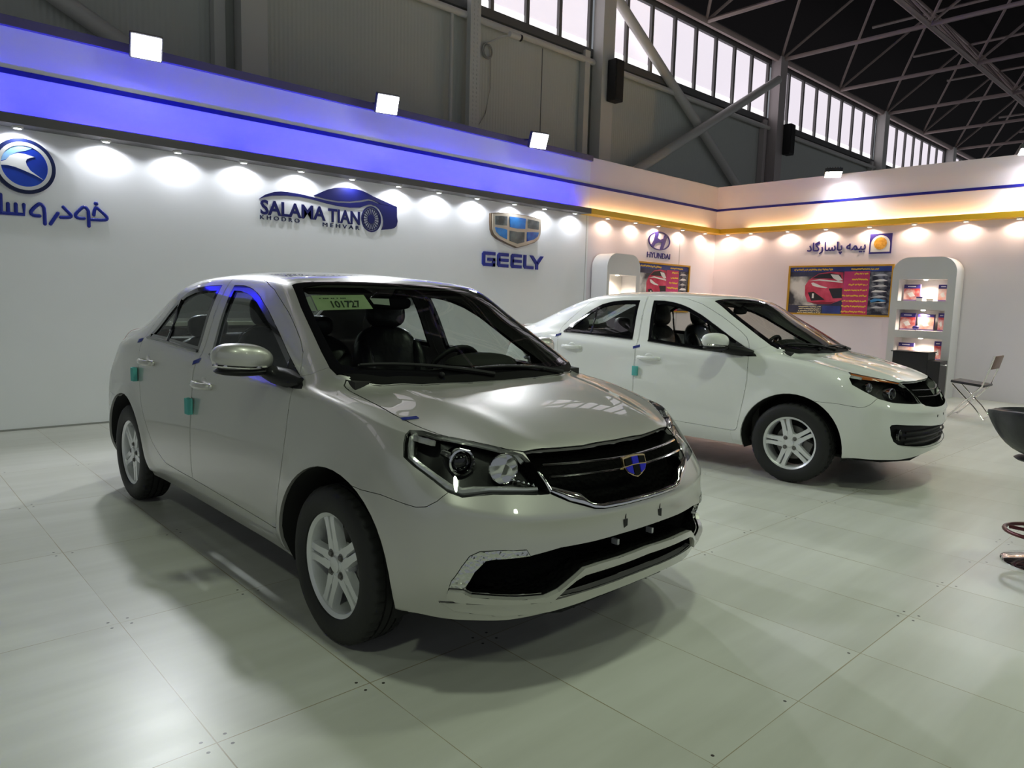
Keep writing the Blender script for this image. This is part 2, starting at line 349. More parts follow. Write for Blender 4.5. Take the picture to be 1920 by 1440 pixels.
pipe([(-2.6, YH - .06, 7.0), (1.88, YH - .06, 4.46), (3.0, YH - .06, 3.9)], .10, M_steel, 'diagonal brace of the hall at the far left')
b = bmesh.new(); box(b, (7.69, YH - .10, 3.6), (.21, .10, 7.2))
for k in range(52): box(b, (7.665, YH - .153, 3.7 + k * .07), (.02, .006, .03)); box(b, (7.735, YH - .153, 3.7 + k * .07), (.02, .006, .03))
struct(obj('post_perforated', b, [mat('post_pale', (.66, .67, .65), .5)]), 'perforated pale post on the hall wall')
pipe([(7.30, YH - .02, 3.5), (7.30, YH - .02, 5.82)], .03, M_steel, 'thin conduit beside the perforated post')
pipe([(9.35, YH - .01, 3.5), (9.35, YH - .01, 5.8)], .008, M_steeld, 'thin cable on the hall wall', n=6)

# roof: dark sheet with a double-layer space frame under it
b = bmesh.new(); box(b, (22, -1, 10.35), (80, 30, .08)); struct(obj('ceiling', b, [M_roof]), 'dark roof sheet of the hall')
FR = empty('roof_frame', (0, 0, 7.57)); struct(FR, 'white tubular space frame under the dark hall roof')
P_, Zt = 3.45, 2.15
def fr(pts, r, name):
    b = bmesh.new(); tube(b, pts, r, 6, False); obj(name, b, [M_truss], FR, smooth=60)
gx = [7.38 + P_ * k for k in range(0, 12)]; gy = [YH - .12 - P_ * .985 * k for k in range(0, 6)]
for j, y in enumerate(gy): fr([(gx[0] - 2, y, 0), (gx[-1], y, 0)], .060 if j else .075, 'bottom_chord')
for x in gx: fr([(x, gy[0], 0), (x, gy[-1] - 2, 0)], .050, 'bottom_chord')
tx = [x + P_ / 2 for x in gx[:-1]]; ty = [(a + c) / 2 for a, c in zip(gy[:-1], gy[1:])]
for y in ty: fr([(tx[0] - 2, y, Zt), (tx[-1], y, Zt)], .045, 'top_chord')
for x in tx: fr([(x, ty[0] + 1.6, Zt), (x, ty[-1] - 2, Zt)], .045, 'top_chord')
cnt = 0; rest = bmesh.new()
for j, y in enumerate(ty):
    for i, x in enumerate(tx):
        for sx in (-1, 1):
            for sy in (-1, 1):
                pts = [(x, y, Zt), (x + sx * P_ / 2, y + sy * P_ * .985 / 2, 0)]
                if 1 <= i < 8 and j < 2 and cnt < 60: fr(pts, .036, 'web_brace'); cnt += 1
                else: tube(rest, pts, .036, 5, False)
o = obj('web_bracing', rest, [M_truss], FR, smooth=60); o['kind'] = 'stuff'

# things fixed to the hall structure
M_spk = mat('speaker_black', (.012, .012, .013), .6)
for (px, pz, l) in ((10.98, 5.53, 'tall black column loudspeaker on the hall column, left'), (17.95, 5.62, 'tall black column loudspeaker on the hall column, right')):
    s_ = empty('loudspeaker', (px, YH - .36, pz)); tag(s_, l, 'loudspeaker', 'column loudspeakers in the hall')
    b = bmesh.new(); box(b, (0, 0, 0), (.26, .20, .76), None, 0, .02); obj('cabinet', b, [M_spk], s_)
    b = bmesh.new(); box(b, (0, -.105, 0), (.21, .012, .68)); obj('grille_cloth', b, [bump(mat('speaker_cloth', (.02, .02, .02), .8), 300, .6)], s_)
    b = bmesh.new(); box(b, (0, .103, 0), (.05, .006, .44)); obj('bracket', b, [M_steeld], s_)
cc = empty('security_camera', (8.42, YH - .30, 5.70)); tag(cc, 'small bullet security camera under the hall windows', 'security camera')
b = bmesh.new(); lathe(b, [(.045, -.13), (.050, -.11), (.050, .10), (.042, .12)], 16, 'X'); obj('camera_body', b, [M_steel], cc, smooth=40)
b = bmesh.new(); lathe(b, [(.052, .09), (.055, .13), (.03, .135), (.001, .12)], 16, 'X'); obj('lens_hood', b, [M_spk], cc, smooth=40)
b = bmesh.new(); tube(b, [(-.05, 0, 0), (-.20, .1, -.03), (-.30, .28, -.10), (-.30, .41, -.10)], .015, 8); obj('arm', b, [M_steel], cc, smooth=40)
cl = bmesh.new(); tube(cl, [(8.12 + .11 * cos(2 * pi * k / 20), YH + .06, 5.47 + .12 * sin(2 * pi * k / 20)) for k in range(20)], .014, 6, False, 0, 1, Vector((0, 1, 0)), True); tube(cl, [(8.12 + .09 * cos(2 * pi * k / 20), YH + .04, 5.46 + .10 * sin(2 * pi * k / 20)) for k in range(20)], .010, 6, False, 0, 1, Vector((0, 1, 0)), True)
tube(cl, [(8.20, YH + .07, 5.40), (8.22, YH + .08, 4.9), (8.12, YH + .08, 4.45), (7.95, YH + .08, 4.2)], .006, 5)
tag(obj('cable_coil', cl, [mat('cable_pale', (.35, .35, .34), .6)], smooth=60), 'coil of cable hanging on the hall wall below the security camera', 'cable')
# ---------------------------------------------------------------- car body surface
# car space: +X nose, -Y the right-hand side, Z up, wheels on z=0. Each station is a
# transverse line of nine points (x, half width, z) from the centre line to the shoulder.
STATIONS = [
 [(1.975,0,.790),(1.958,.18,.790),(1.918,.35,.793),(1.872,.47,.799),(1.835,.535,.805),(1.80,.585,.811),(1.765,.625,.818),(1.73,.658,.824),(1.69,.69,.826)],
 [(1.87,0,.835),(1.855,.19,.835),(1.815,.37,.834),(1.765,.50,.834),(1.725,.58,.837),(1.69,.635,.841),(1.655,.675,.846),(1.625,.71,.849),(1.59,.735,.842)],
 [(1.69,0,.890),(1.678,.20,.889),(1.64,.385,.884),(1.59,.52,.879),(1.55,.605,.880),(1.515,.66,.886),(1.48,.705,.890),(1.445,.740,.884),(1.41,.766,.866)],
 [(1.50,0,.931),(1.49,.20,.930),(1.455,.39,.926),(1.41,.525,.920),(1.37,.615,.920),(1.335,.668,.924),(1.30,.712,.925),(1.27,.748,.915),(1.24,.777,.893)],
 [(1.36,0,.958),(1.345,.20,.957),(1.30,.39,.954),(1.25,.525,.951),(1.205,.615,.950),(1.165,.668,.951),(1.13,.712,.949),(1.10,.748,.936),(1.07,.781,.908)],
 [(1.30,0,.978),(1.285,.20,.980),(1.243,.385,.987),(1.185,.535,.997),(1.12,.645,1.005),(1.05,.695,1.003),(1.0,.728,.985),(.97,.752,.955),(.95,.785,.912)],
 [(1.05,0,1.126),(1.037,.2,1.127),(.995,.382,1.132),(.94,.545,1.135),(.885,.628,1.135),(.83,.672,1.118),(.80,.715,1.06),(.77,.752,.962),(.75,.79,.912)],
 [(.80,0,1.262),(.79,.2,1.262),(.76,.38,1.261),(.71,.548,1.256),(.655,.612,1.25),(.61,.648,1.222),(.59,.70,1.11),(.57,.752,.972),(.56,.793,.912)],
 [(.585,0,1.386),(.573,.2,1.385),(.54,.38,1.379),(.49,.535,1.370),(.44,.59,1.355),(.40,.620,1.318),(.385,.69,1.17),(.38,.752,.985),(.38,.797,.913)],
 [(.33,0,1.425),(.325,.2,1.422),(.31,.37,1.414),(.28,.50,1.402),(.25,.562,1.385),(.22,.606,1.345),(.2,.687,1.19),(.2,.753,.998),(.2,.80,.917)],
 [(0,0,1.443),(0,.2,1.440),(0,.36,1.431),(-.02,.49,1.414),(-.03,.556,1.396),(-.04,.603,1.358),(-.04,.688,1.195),(-.04,.754,1.01),(-.04,.805,.925)],
 [(-.35,0,1.445),(-.35,.2,1.442),(-.35,.36,1.432),(-.35,.49,1.414),(-.35,.566,1.395),(-.35,.625,1.355),(-.35,.698,1.205),(-.35,.757,1.03),(-.35,.808,.94)],
 [(-.72,0,1.425),(-.715,.2,1.421),(-.70,.355,1.410),(-.69,.50,1.392),(-.67,.595,1.37),(-.64,.662,1.312),(-.64,.716,1.19),(-.64,.761,1.042),(-.64,.810,.95)],
 [(-.98,0,1.385),(-.97,.2,1.380),(-.945,.36,1.366),(-.91,.515,1.345),(-.87,.632,1.303),(-.86,.685,1.232),(-.86,.728,1.14),(-.86,.764,1.05),(-.86,.812,.957)],
 [(-1.30,0,1.265),(-1.29,.2,1.262),(-1.255,.37,1.252),(-1.205,.53,1.236),(-1.155,.635,1.198),(-1.10,.690,1.152),(-1.08,.73,1.105),(-1.07,.766,1.05),(-1.07,.812,.96)],
 [(-1.64,0,1.10),(-1.63,.2,1.10),(-1.595,.38,1.097),(-1.54,.54,1.095),(-1.47,.635,1.09),(-1.40,.688,1.076),(-1.36,.727,1.058),(-1.32,.763,1.027),(-1.30,.808,.962)],
 [(-1.85,0,1.075),(-1.84,.2,1.075),(-1.775,.39,1.072),(-1.70,.54,1.066),(-1.645,.63,1.060),(-1.605,.68,1.052),(-1.57,.718,1.03),(-1.545,.75,.99),(-1.52,.79,.945)],
 [(-2.135,0,1.035),(-2.09,.2,1.035),(-1.97,.40,1.03),(-1.84,.55,1.018),(-1.78,.615,1.005),(-1.735,.665,.99),(-1.695,.705,.97),(-1.665,.735,.95),(-1.64,.762,.925)],
]
# lower band, six rows downward from the shoulder: nose columns (centre to corner), sides, tail
NOSE_ROWS = [
 ([2.033,2.02,1.985,1.935,1.897,1.855,1.812,1.763,1.705],[0,.183,.358,.483,.55,.605,.65,.688,.722],[.725,.725,.727,.732,.737,.742,.747,.752,.755]),
 ([2.100,2.091,2.060,2.013,1.975,1.926,1.873,1.810,1.740],[0,.188,.367,.502,.575,.635,.685,.725,.758],[.588,.589,.595,.603,.611,.622,.634,.645,.652]),
 ([2.094,2.085,2.055,2.010,1.973,1.927,1.880,1.822,1.75],[0,.19,.37,.51,.585,.645,.695,.735,.772],[.53]*9),
 ([2.112,2.103,2.072,2.025,1.985,1.937,1.887,1.826,1.75],[0,.19,.37,.51,.585,.645,.697,.738,.775],[.42]*9),
 ([2.095,2.086,2.055,2.005,1.965,1.915,1.865,1.80,1.725],[0,.19,.37,.51,.585,.643,.692,.733,.768],[.335,.334,.328,.322,.32,.32,.32,.32,.32]),
 ([2.078,2.068,2.033,1.983,1.943,1.893,1.843,1.782,1.708],[0,.188,.366,.505,.577,.635,.683,.722,.755],[.284,.280,.264,.254,.252,.252,.252,.252,.252]),
]
SIDE_Z = [.775,.66,.55,.43,.32,.225]
SIDE_W = [   # for stations 1..16
 (.777,.792,.800,.803,.797,.775),(.800,.815,.823,.825,.820,.800),(.810,.827,.838,.840,.835,.812),(.813,.830,.840,.842,.835,.805),
 (.815,.830,.839,.840,.830,.790),(.817,.831,.838,.837,.823,.778),(.819,.832,.838,.836,.820,.775),(.820,.832,.838,.836,.820,.775),
 (.822,.833,.838,.836,.820,.775),(.823,.834,.838,.836,.820,.775),(.825,.835,.839,.836,.820,.775),(.826,.836,.840,.837,.822,.778),
 (.828,.839,.843,.841,.828,.788),(.828,.842,.847,.846,.837,.805),(.825,.841,.847,.846,.838,.810),(.813,.831,.838,.838,.829,.800)]
TAIL_ROWS = [
 ([-2.215,-2.165,-2.02,-1.88,-1.82,-1.775,-1.735,-1.70,-1.665],[0,.20,.42,.575,.64,.69,.735,.77,.80],[.80]*9),
 ([-2.232,-2.185,-2.045,-1.905,-1.845,-1.80,-1.762,-1.725,-1.69],[0,.21,.43,.585,.65,.70,.745,.78,.812],[.68]*9),
 ([-2.232,-2.187,-2.05,-1.91,-1.85,-1.805,-1.767,-1.728,-1.692],[0,.21,.43,.588,.653,.704,.75,.786,.818],[.56]*9),
 ([-2.225,-2.18,-2.045,-1.905,-1.845,-1.80,-1.762,-1.723,-1.687],[0,.21,.43,.588,.653,.704,.75,.786,.818],[.44]*9),
 ([-2.205,-2.16,-2.025,-1.885,-1.825,-1.78,-1.742,-1.705,-1.67],[0,.21,.43,.585,.648,.698,.742,.777,.808],[.33]*9),
 ([-2.16,-2.115,-1.985,-1.85,-1.79,-1.745,-1.708,-1.672,-1.64],[0,.205,.42,.57,.63,.678,.72,.753,.78],[.25]*9),
]
ARCH_X, ARCH_Z, ARCH_R, REAR_X = 1.272, .302, .378, -1.240

def cage_half():
    """Cage vertices (right half, y<=0) and quads; the centre line lies on y=0."""
    V, F, idx = [], [], {}
    def add(key, x, w, z):
        idx[key] = len(V); V.append(Vector((x, -w, z)))
    n = len(STATIONS)
    for i, st in enumerate(STATIONS):
        for j, (x, w, z) in enumerate(st): add(('c', i, j), x, w, z)
    cols = [('c', 0, j) for j in range(9)] + [('c', i, 8) for i in range(1, n - 1)] + [('c', n - 1, j) for j in range(8, -1, -1)]
    for r in range(6):
        for c, key in enumerate(cols):
            if c < 9: x, w, z = (NOSE_ROWS[r][k][c] for k in range(3))
            elif c < 9 + n - 2:
                x = STATIONS[c - 8][8][0]; w = SIDE_W[c - 9][r]; z = SIDE_Z[r]
                if c == 9: z = (z + NOSE_ROWS[r][2][8]) / 2; x += .02
            else:
                j = 8 - (c - 9 - (n - 2)); x, w, z = (TAIL_ROWS[r][k][j] for k in range(3))
            add(('b', r, c), x, w, z)
    for i in range(n - 1):
        for j in range(8):
            F.append([idx['c', i, j], idx['c', i, j + 1], idx['c', i + 1, j + 1], idx['c', i + 1, j]])
    for r in range(6):
        for c in range(len(cols) - 1):
            a = idx[cols[c]] if r == 0 else idx['b', r - 1, c]
            b = idx[cols[c + 1]] if r == 0 else idx['b', r - 1, c + 1]
            F.append([a, idx['b', r, c], idx['b', r, c + 1], b])
    F = [f[::-1] for f in F]; crease = []
    for j in range(8): crease.append((idx['c', 5, j], idx['c', 5, j + 1], .55 if j < 5 else .15))      # foot of the windscreen
    for j in range(8): crease.append((idx['c', 0, j], idx['c', 0, j + 1], .25))
    for c in range(8): crease.append((idx['b', 1, c], idx['b', 1, c + 1], .95 if c < 5 else .6 if c < 7 else .2))            # ridge along the bumper
    return V, F, crease, idx

def subsurf(V, F, crease, level):
    me = bpy.data.meshes.new('cage'); me.from_pydata([tuple(v) for v in V], [], F)
    at = me.attributes.new('crease_edge', 'FLOAT', 'EDGE')
    em = {tuple(sorted(e.vertices)): e.index for e in me.edges}
    for a, b, s in crease: at.data[em[tuple(sorted((a, b)))]].value = s
    ob = bpy.data.objects.new('cage', me); bpy.context.scene.collection.objects.link(ob)
    m = ob.modifiers.new('s', 'SUBSURF'); m.levels = m.render_levels = level; m.boundary_smooth = 'PRESERVE_CORNERS'
    dg = bpy.context.evaluated_depsgraph_get()
    out = bpy.data.meshes.new_from_object(ob.evaluated_get(dg))
    bpy.data.objects.remove(ob); bpy.data.meshes.remove(me)
    return out

def body_surface(level=3):
    """Smooth full-width body shell that passes through the cage points."""
    V, F, crease, idx = cage_half()
    n = len(V); mirror = {}
    VV = list(V); FF = [f[:] for f in F]
    for i, v in enumerate(V):
        if abs(v.y) < 1e-6: mirror[i] = i
        else: mirror[i] = len(VV); VV.append(Vector((v.x, -v.y, v.z)))
    FF += [[mirror[i] for i in reversed(f)] for f in F]
    cr = crease + [(mirror[a], mirror[b], s) for a, b, s in crease if (mirror[a], mirror[b]) != (a, b)]
    target = [v.copy() for v in VV]; cur = [v.copy() for v in VV]
    for it in range(5):
        me = subsurf(cur, FF, cr, 1)
        for i in range(len(cur)): cur[i] += (target[i] - me.vertices[i].co) * .8
        bpy.data.meshes.remove(me)
    me = subsurf(cur, FF, cr, level)
    return me
# ---------------------------------------------------------------- car builder
SIDE = (Vector((1, 0, 0)), Vector((0, 0, 1)), Vector((0, -1, 0)))
FRONT = (Vector((0, 1, 0)), Vector((0, 0, 1)), Vector((1, 0, 0)))
REAR = (Vector((0, 1, 0)), Vector((0, 0, 1)), Vector((-1, 0, 0)))
TOP = (Vector((1, 0, 0)), Vector((0, 1, 0)), Vector((0, 0, 1)))
CORNER = (Vector((.64, .768, 0)), Vector((0, 0, 1)), Vector((.768, -.64, 0)))
RCORNER = (Vector((.64, -.768, 0)), Vector((0, 0, 1)), Vector((-.768, -.64, 0)))
def xz(l): return [Vector((a, 0, b)) for a, b in l]
def yz(l): return [Vector((0, a, b)) for a, b in l]
def xy(l): return [Vector((a, b, 0)) for a, b in l]
def v3(l): return [Vector(p) for p in l]

ARCH = lambda cx, r: xz([(cx + r * cos(radians(a)), ARCH_Z + r * sin(radians(a))) for a in range(-12, 193, 8)] + [(cx - r * 1.0, .05), (cx + r * 1.0, .05)])
FRONT_DLO = [(-.088,1.354),(.016,1.353),(.10,1.343),(.18,1.327),(.275,1.299),(.405,1.243),(.535,1.17),(.645,1.107),(.74,1.054),(.83,1.008),(.90,.972),(.944,.950),(.956,.938),(.90,.934),(.77,.943),(.5,.958),(.2,.979),(-.037,1.0)]
REAR_DLO = [(-.228,1.353),(-.385,1.349),(-.50,1.337),(-.60,1.310),(-.70,1.258),(-.785,1.195),(-.88,1.118),(-.962,1.056),(-.972,1.045),(-.962,1.036),(-.90,1.036),(-.75,1.033),(-.53,1.022),(-.198,1.006)]
FRONT_DOOR = [(-.115,.358),(-.118,.53),(-.122,.74),(-.125,.85),(-.13,.945),(-.135,1.0),(-.150,1.2),(-.163,1.393),(.0,1.393),(.155,1.386),(.25,1.372),(.384,1.336),(.48,1.291),(.59,1.236),(.69,1.177),(.78,1.121),(.838,1.077),(.868,1.03),(.892,.95),(.905,.847),(.912,.75),(.903,.627),(.888,.515),(.874,.426),(.866,.372),(.85,.346),(.81,.337),(.6,.341),(.35,.347)]
REAR_DOOR = [(-.119,.358),(-.3,.358),(-.52,.364),(-.58,.382),(-.65,.412),(-.726,.450),(-.80,.52),(-.87,.60),(-.93,.687),(-.975,.78),(-.998,.87),(-1.01,.968),(-1.018,1.03),(-1.012,1.072),(-.995,1.105),(-.955,1.150),(-.90,1.20),(-.83,1.267),(-.765,1.318),(-.70,1.352),(-.60,1.378),(-.45,1.390),(-.3,1.394),(-.167,1.393),(-.154,1.2),(-.139,1.0),(-.134,.945),(-.129,.85),(-.126,.74),(-.122,.53)]
WINDSCREEN = [(1.283,0),(1.279,-.1),(1.257,-.334),(1.20,-.53),(1.12,-.655),(1.082,-.684),(1.03,-.686),(.932,-.670),(.798,-.643),(.639,-.611),(.475,-.572),(.51,-.44),(.552,-.3),(.58,-.15),(.588,0)]
REAR_GLASS = [(-1.615,0),(-1.60,-.25),(-1.55,-.44),(-1.50,-.52),(-1.44,-.545),(-1.2,-.515),(-.98,-.475),(-.965,-.42),(-1.0,-.2),(-1.01,0)]
HOOD = [(1.332,0),(1.318,-.2),(1.272,-.40),(1.215,-.55),(1.16,-.63),(1.118,-.665),(1.125,-.678),(1.167,-.682),(1.329,-.687),(1.479,-.682),(1.578,-.664),(1.633,-.645),(1.694,-.618),(1.765,-.563),(1.818,-.514),(1.864,-.468),(1.892,-.428),(1.914,-.331),(1.945,-.18),(1.956,0)]
TRUNK = [(-1.655,0),(-1.64,-.25),(-1.59,-.47),(-1.57,-.55),(-1.66,-.60),(-1.85,-.585),(-1.98,-.53),(-2.07,-.40),(-2.12,-.2),(-2.135,0)]
LAMP_S = [(1.601,-.697,.858),(1.611,-.723,.845),(1.624,-.738,.819),(1.646,-.753,.779),(1.686,-.741,.753),(1.759,-.715,.715),(1.815,-.696,.685),(1.858,-.667,.671),(1.885,-.633,.676),(1.915,-.582,.680),(1.956,-.513,.677),(1.984,-.453,.672),(2.002,-.407,.671),(1.996,-.398,.688),(1.966,-.410,.73),(1.931,-.426,.765),(1.893,-.435,.791),(1.859,-.471,.805),(1.812,-.516,.818),(1.761,-.557,.829),(1.71,-.60,.839),(1.672,-.632,.846),(1.627,-.66,.856)]
LAMP_W = [(1.612,-.661,.860),(1.63,-.66,.862),(1.70,-.607,.845),(1.76,-.557,.832),(1.843,-.48,.812),(1.893,-.425,.797),(1.945,-.40,.76),(1.985,-.375,.715),(2.025,-.345,.655),(1.996,-.449,.655),(1.905,-.609,.668),(1.833,-.675,.692),(1.75,-.707,.735),(1.666,-.738,.782),(1.64,-.726,.823)]
GRILLE_S = [(0,.815),(-.18,.813),(-.331,.812),(-.428,.800),(-.426,.765),(-.410,.73),(-.398,.688),(-.407,.671),(-.349,.641),(-.294,.622),(-.255,.608),(-.21,.602),(-.11,.600),(0,.600)]
GRILLE_W = [(0,.815),(-.18,.813),(-.331,.812),(-.420,.800),(-.40,.76),(-.375,.715),(-.345,.655),(-.30,.636),(-.2,.622),(-.1,.615),(0,.613)]
INTAKE = [(0,.497),(-.117,.497),(-.259,.494),(-.397,.494),(-.507,.480),(-.614,.476),(-.635,.471),(-.663,.434),(-.680,.383),(-.678,.368),(-.662,.358),(-.607,.353),(-.522,.344),(-.454,.340),(-.411,.356),(-.376,.382),(-.321,.419),(-.259,.424),(-.154,.426),(0,.432)]
DRL = [(1.857,-.714,.376),(1.865,-.712,.40),(1.893,-.693,.452),(1.912,-.674,.487),(1.933,-.649,.502),(1.977,-.595,.506),(2.02,-.518,.502),(2.026,-.507,.480),(1.964,-.614,.476),(1.947,-.635,.471),(1.922,-.663,.434),(1.901,-.68,.383),(1.894,-.686,.375)]
TRIM = [(0,.432),(-.154,.426),(-.259,.424),(-.321,.419),(-.376,.382),(-.411,.356),(-.454,.340),(-.522,.344),(-.607,.353),(-.662,.358),(-.686,.374),(-.714,.372),(-.714,.352),(-.709,.342),(-.693,.332),(-.58,.326),(-.470,.321),(-.421,.314),(-.383,.357),(-.349,.380),(-.314,.392),(-.258,.395),(-.153,.398),(0,.403)]
LOWGRILLE = [(0,.403),(-.153,.398),(-.258,.395),(-.314,.392),(-.349,.380),(-.383,.350),(-.415,.320),(-.306,.322),(-.174,.327),(0,.332)]
LIP = [(0,.330),(-.174,.325),(-.306,.320),(-.421,.312),(-.470,.318),(-.58,.323),(-.68,.326),(-.725,.318),(-.69,.288),(-.58,.272),(-.41,.262),(-.2,.280),(0,.285)]
LOWGRILLE_W = [(0,.470),(-.248,.484),(-.40,.499),(-.511,.506),(-.62,.514),(-.65,.511),(-.66,.498),(-.655,.44),(-.635,.395),(-.60,.368),(-.547,.354),(-.42,.338),(-.304,.328),(-.15,.322),(0,.320)]
BUMPER = [(1.38,.650),(1.482,.641),(1.581,.641),(1.673,.632),(1.735,.627),(1.772,.634),(1.80,.655),(1.83,.70),(1.87,.73),(2.4,.74),(2.4,.05),(1.3,.05)]
REAR_BUMPER = [(-1.40,.655),(-1.5,.645),(-1.7,.655),(-1.8,.675),(-2.4,.675),(-2.4,.05),(-1.3,.05)]
FENDER = [(.914,.75),(.907,.847),(.894,.95),(.90,.985),(.96,.995),(1.03,1.03),(1.1,1.1),(2.1,1.1),(2.1,.05),(.85,.05),(.80,.337),(.845,.343),(.868,.372),(.876,.426),(.890,.515),(.905,.627)]
TAILLAMP = [(-1.585,1.10),(-1.588,1.05),(-1.60,1.0),(-1.635,.93),(-1.68,.86),(-1.74,.82),(-2.1,.82),(-2.3,.82),(-2.3,.97),(-2.1,1.0),(-1.9,1.09)]

def p2(P, B): return (P.dot(B[0]), P.dot(B[1]))
def inside(q, poly):
    x, y = q; c = False; n = len(poly); j = n - 1
    for i in range(n):
        a, b = poly[i], poly[j]
        if (a[1] > y) != (b[1] > y) and x < (b[0] - a[0]) * (y - a[1]) / (b[1] - a[1]) + a[0]: c = not c
        j = i
    return c
def inset2(poly, d):
    """Offset a closed 2-D outline inward by d."""
    n = len(poly); A = sum(poly[i - 1][0] * poly[i][1] - poly[i][0] * poly[i - 1][1] for i in range(n)); s = 1 if A > 0 else -1; out = []
    for i in range(n):
        p, q, r = Vector(poly[i - 1]), Vector(poly[i]), Vector(poly[(i + 1) % n])
        a = (q - p).normalized(); b = (r - q).normalized(); na, nb = Vector((-a.y, a.x)) * s, Vector((-b.y, b.x)) * s
        m = (na + nb); m.normalize(); k = max(.45, m.dot(na)); out.append(tuple(q + m * d / k))
    return out
def knife(bm, poly3, B, lim=None):
    """Cut an outline into the shell along direction B[2]."""
    pl = [p2(p, B) for p in poly3]; n = len(pl); us = [u for u, v in pl]; ws = [v for u, v in pl]
    u0, u1, w0, w1 = min(us) - .06, max(us) + .06, min(ws) - .06, max(ws) + .06
    cand = []
    for f in bm.faces:
        if f.normal.dot(B[2]) < .03: continue
        u, v = p2(f.calc_center_median(), B)
        if u0 < u < u1 and w0 < v < w1: cand.append(f)
    for i in range(n):
        a, b = pl[i], pl[(i + 1) % n]; du, dv = b[0] - a[0], b[1] - a[1]; L = sqrt(du * du + dv * dv)
        if L < 1e-6: continue
        lo = (min(a[0], b[0]), min(a[1], b[1])); hi = (max(a[0], b[0]), max(a[1], b[1])); hit = []
        for f in cand:
            if not f.is_valid: continue
            q = [p2(v.co, B) for v in f.verts]
            if max(x for x, _ in q) < lo[0] or min(x for x, _ in q) > hi[0] or max(y for _, y in q) < lo[1] or min(y for _, y in q) > hi[1]: continue
            sd = [(x - a[0]) * dv - (y - a[1]) * du for x, y in q]
            if min(sd) < 0 < max(sd): hit.append(f)
        if not hit: continue
        no = (B[0] * dv - B[1] * du).normalized(); co = B[0] * a[0] + B[1] * a[1]
        geom = set(hit)
        for f in hit: geom.update(f.edges); geom.update(f.verts)
        r = bmesh.ops.bisect_plane(bm, geom=list(geom), dist=1e-6, plane_co=co, plane_no=no)
        new = [g for g in r['geom'] if isinstance(g, bmesh.types.BMFace)]
        cand = [f for f in cand if f.is_valid] + new
        cand = list(dict.fromkeys(cand))

class Shell:
    """The uncut body: smooth normals and ray casts for everything set into it."""
    def __init__(s):
        me = body_surface(3); bm = bmesh.new(); bm.from_mesh(me); bpy.data.meshes.remove(me)
        for v in bm.verts:            # swell round the wheel openings
            for cx in (ARCH_X, REAR_X):
                if abs(v.co.y) > .6:
                    r = sqrt((v.co.x - cx) ** 2 + (v.co.z - ARCH_Z) ** 2)
                    if v.co.z > .25: v.co.y += math.copysign(.010 * math.exp(-((r - ARCH_R) / .055) ** 2), v.co.y)
        for v in bm.verts:            # two faint creases along the bonnet
            if 1.15 < v.co.x < 1.96 and v.co.z > .75:
                wl = .50 - .14 * (v.co.x - 1.2) / .7; k = min(1, (v.co.x - 1.15) / .15) * min(1, (1.96 - v.co.x) / .1)
                v.co.z += .0065 * k * math.exp(-((abs(v.co.y) - wl) / .055) ** 2)
        bm.normal_update(); s.full = bm; s.bvh = BVHTree.FromBMesh(bm); bm.faces.ensure_lookup_table()
        from mathutils.interpolate import poly_3d_calc
        s.pc = poly_3d_calc
        h = bm.copy(); bmesh.ops.delete(h, geom=[f for f in h.faces if f.calc_center_median().y > 0], context='FACES'); s.half = h
    def normal(s, p):
        co, no, i, d = s.bvh.find_nearest(p)
        if i is None: return Vector((0, 0, 1))
        f = s.full.faces[i]; w = s.pc([v.co for v in f.verts], co); n = Vector()
        for v, k in zip(f.verts, w): n += v.normal * k
        return n.normalized()
    def cast(s, p, d):
        """Point where a ray from p along d meets the shell."""
        h = s.bvh.ray_cast(Vector(p), Vector(d)); return h[0] if h[0] else Vector(p)
    def at(s, y, z): return s.cast((4, y, z), (-1, 0, 0))
    def side(s, x, z): return s.cast((x, -4, z), (0, 1, 0))

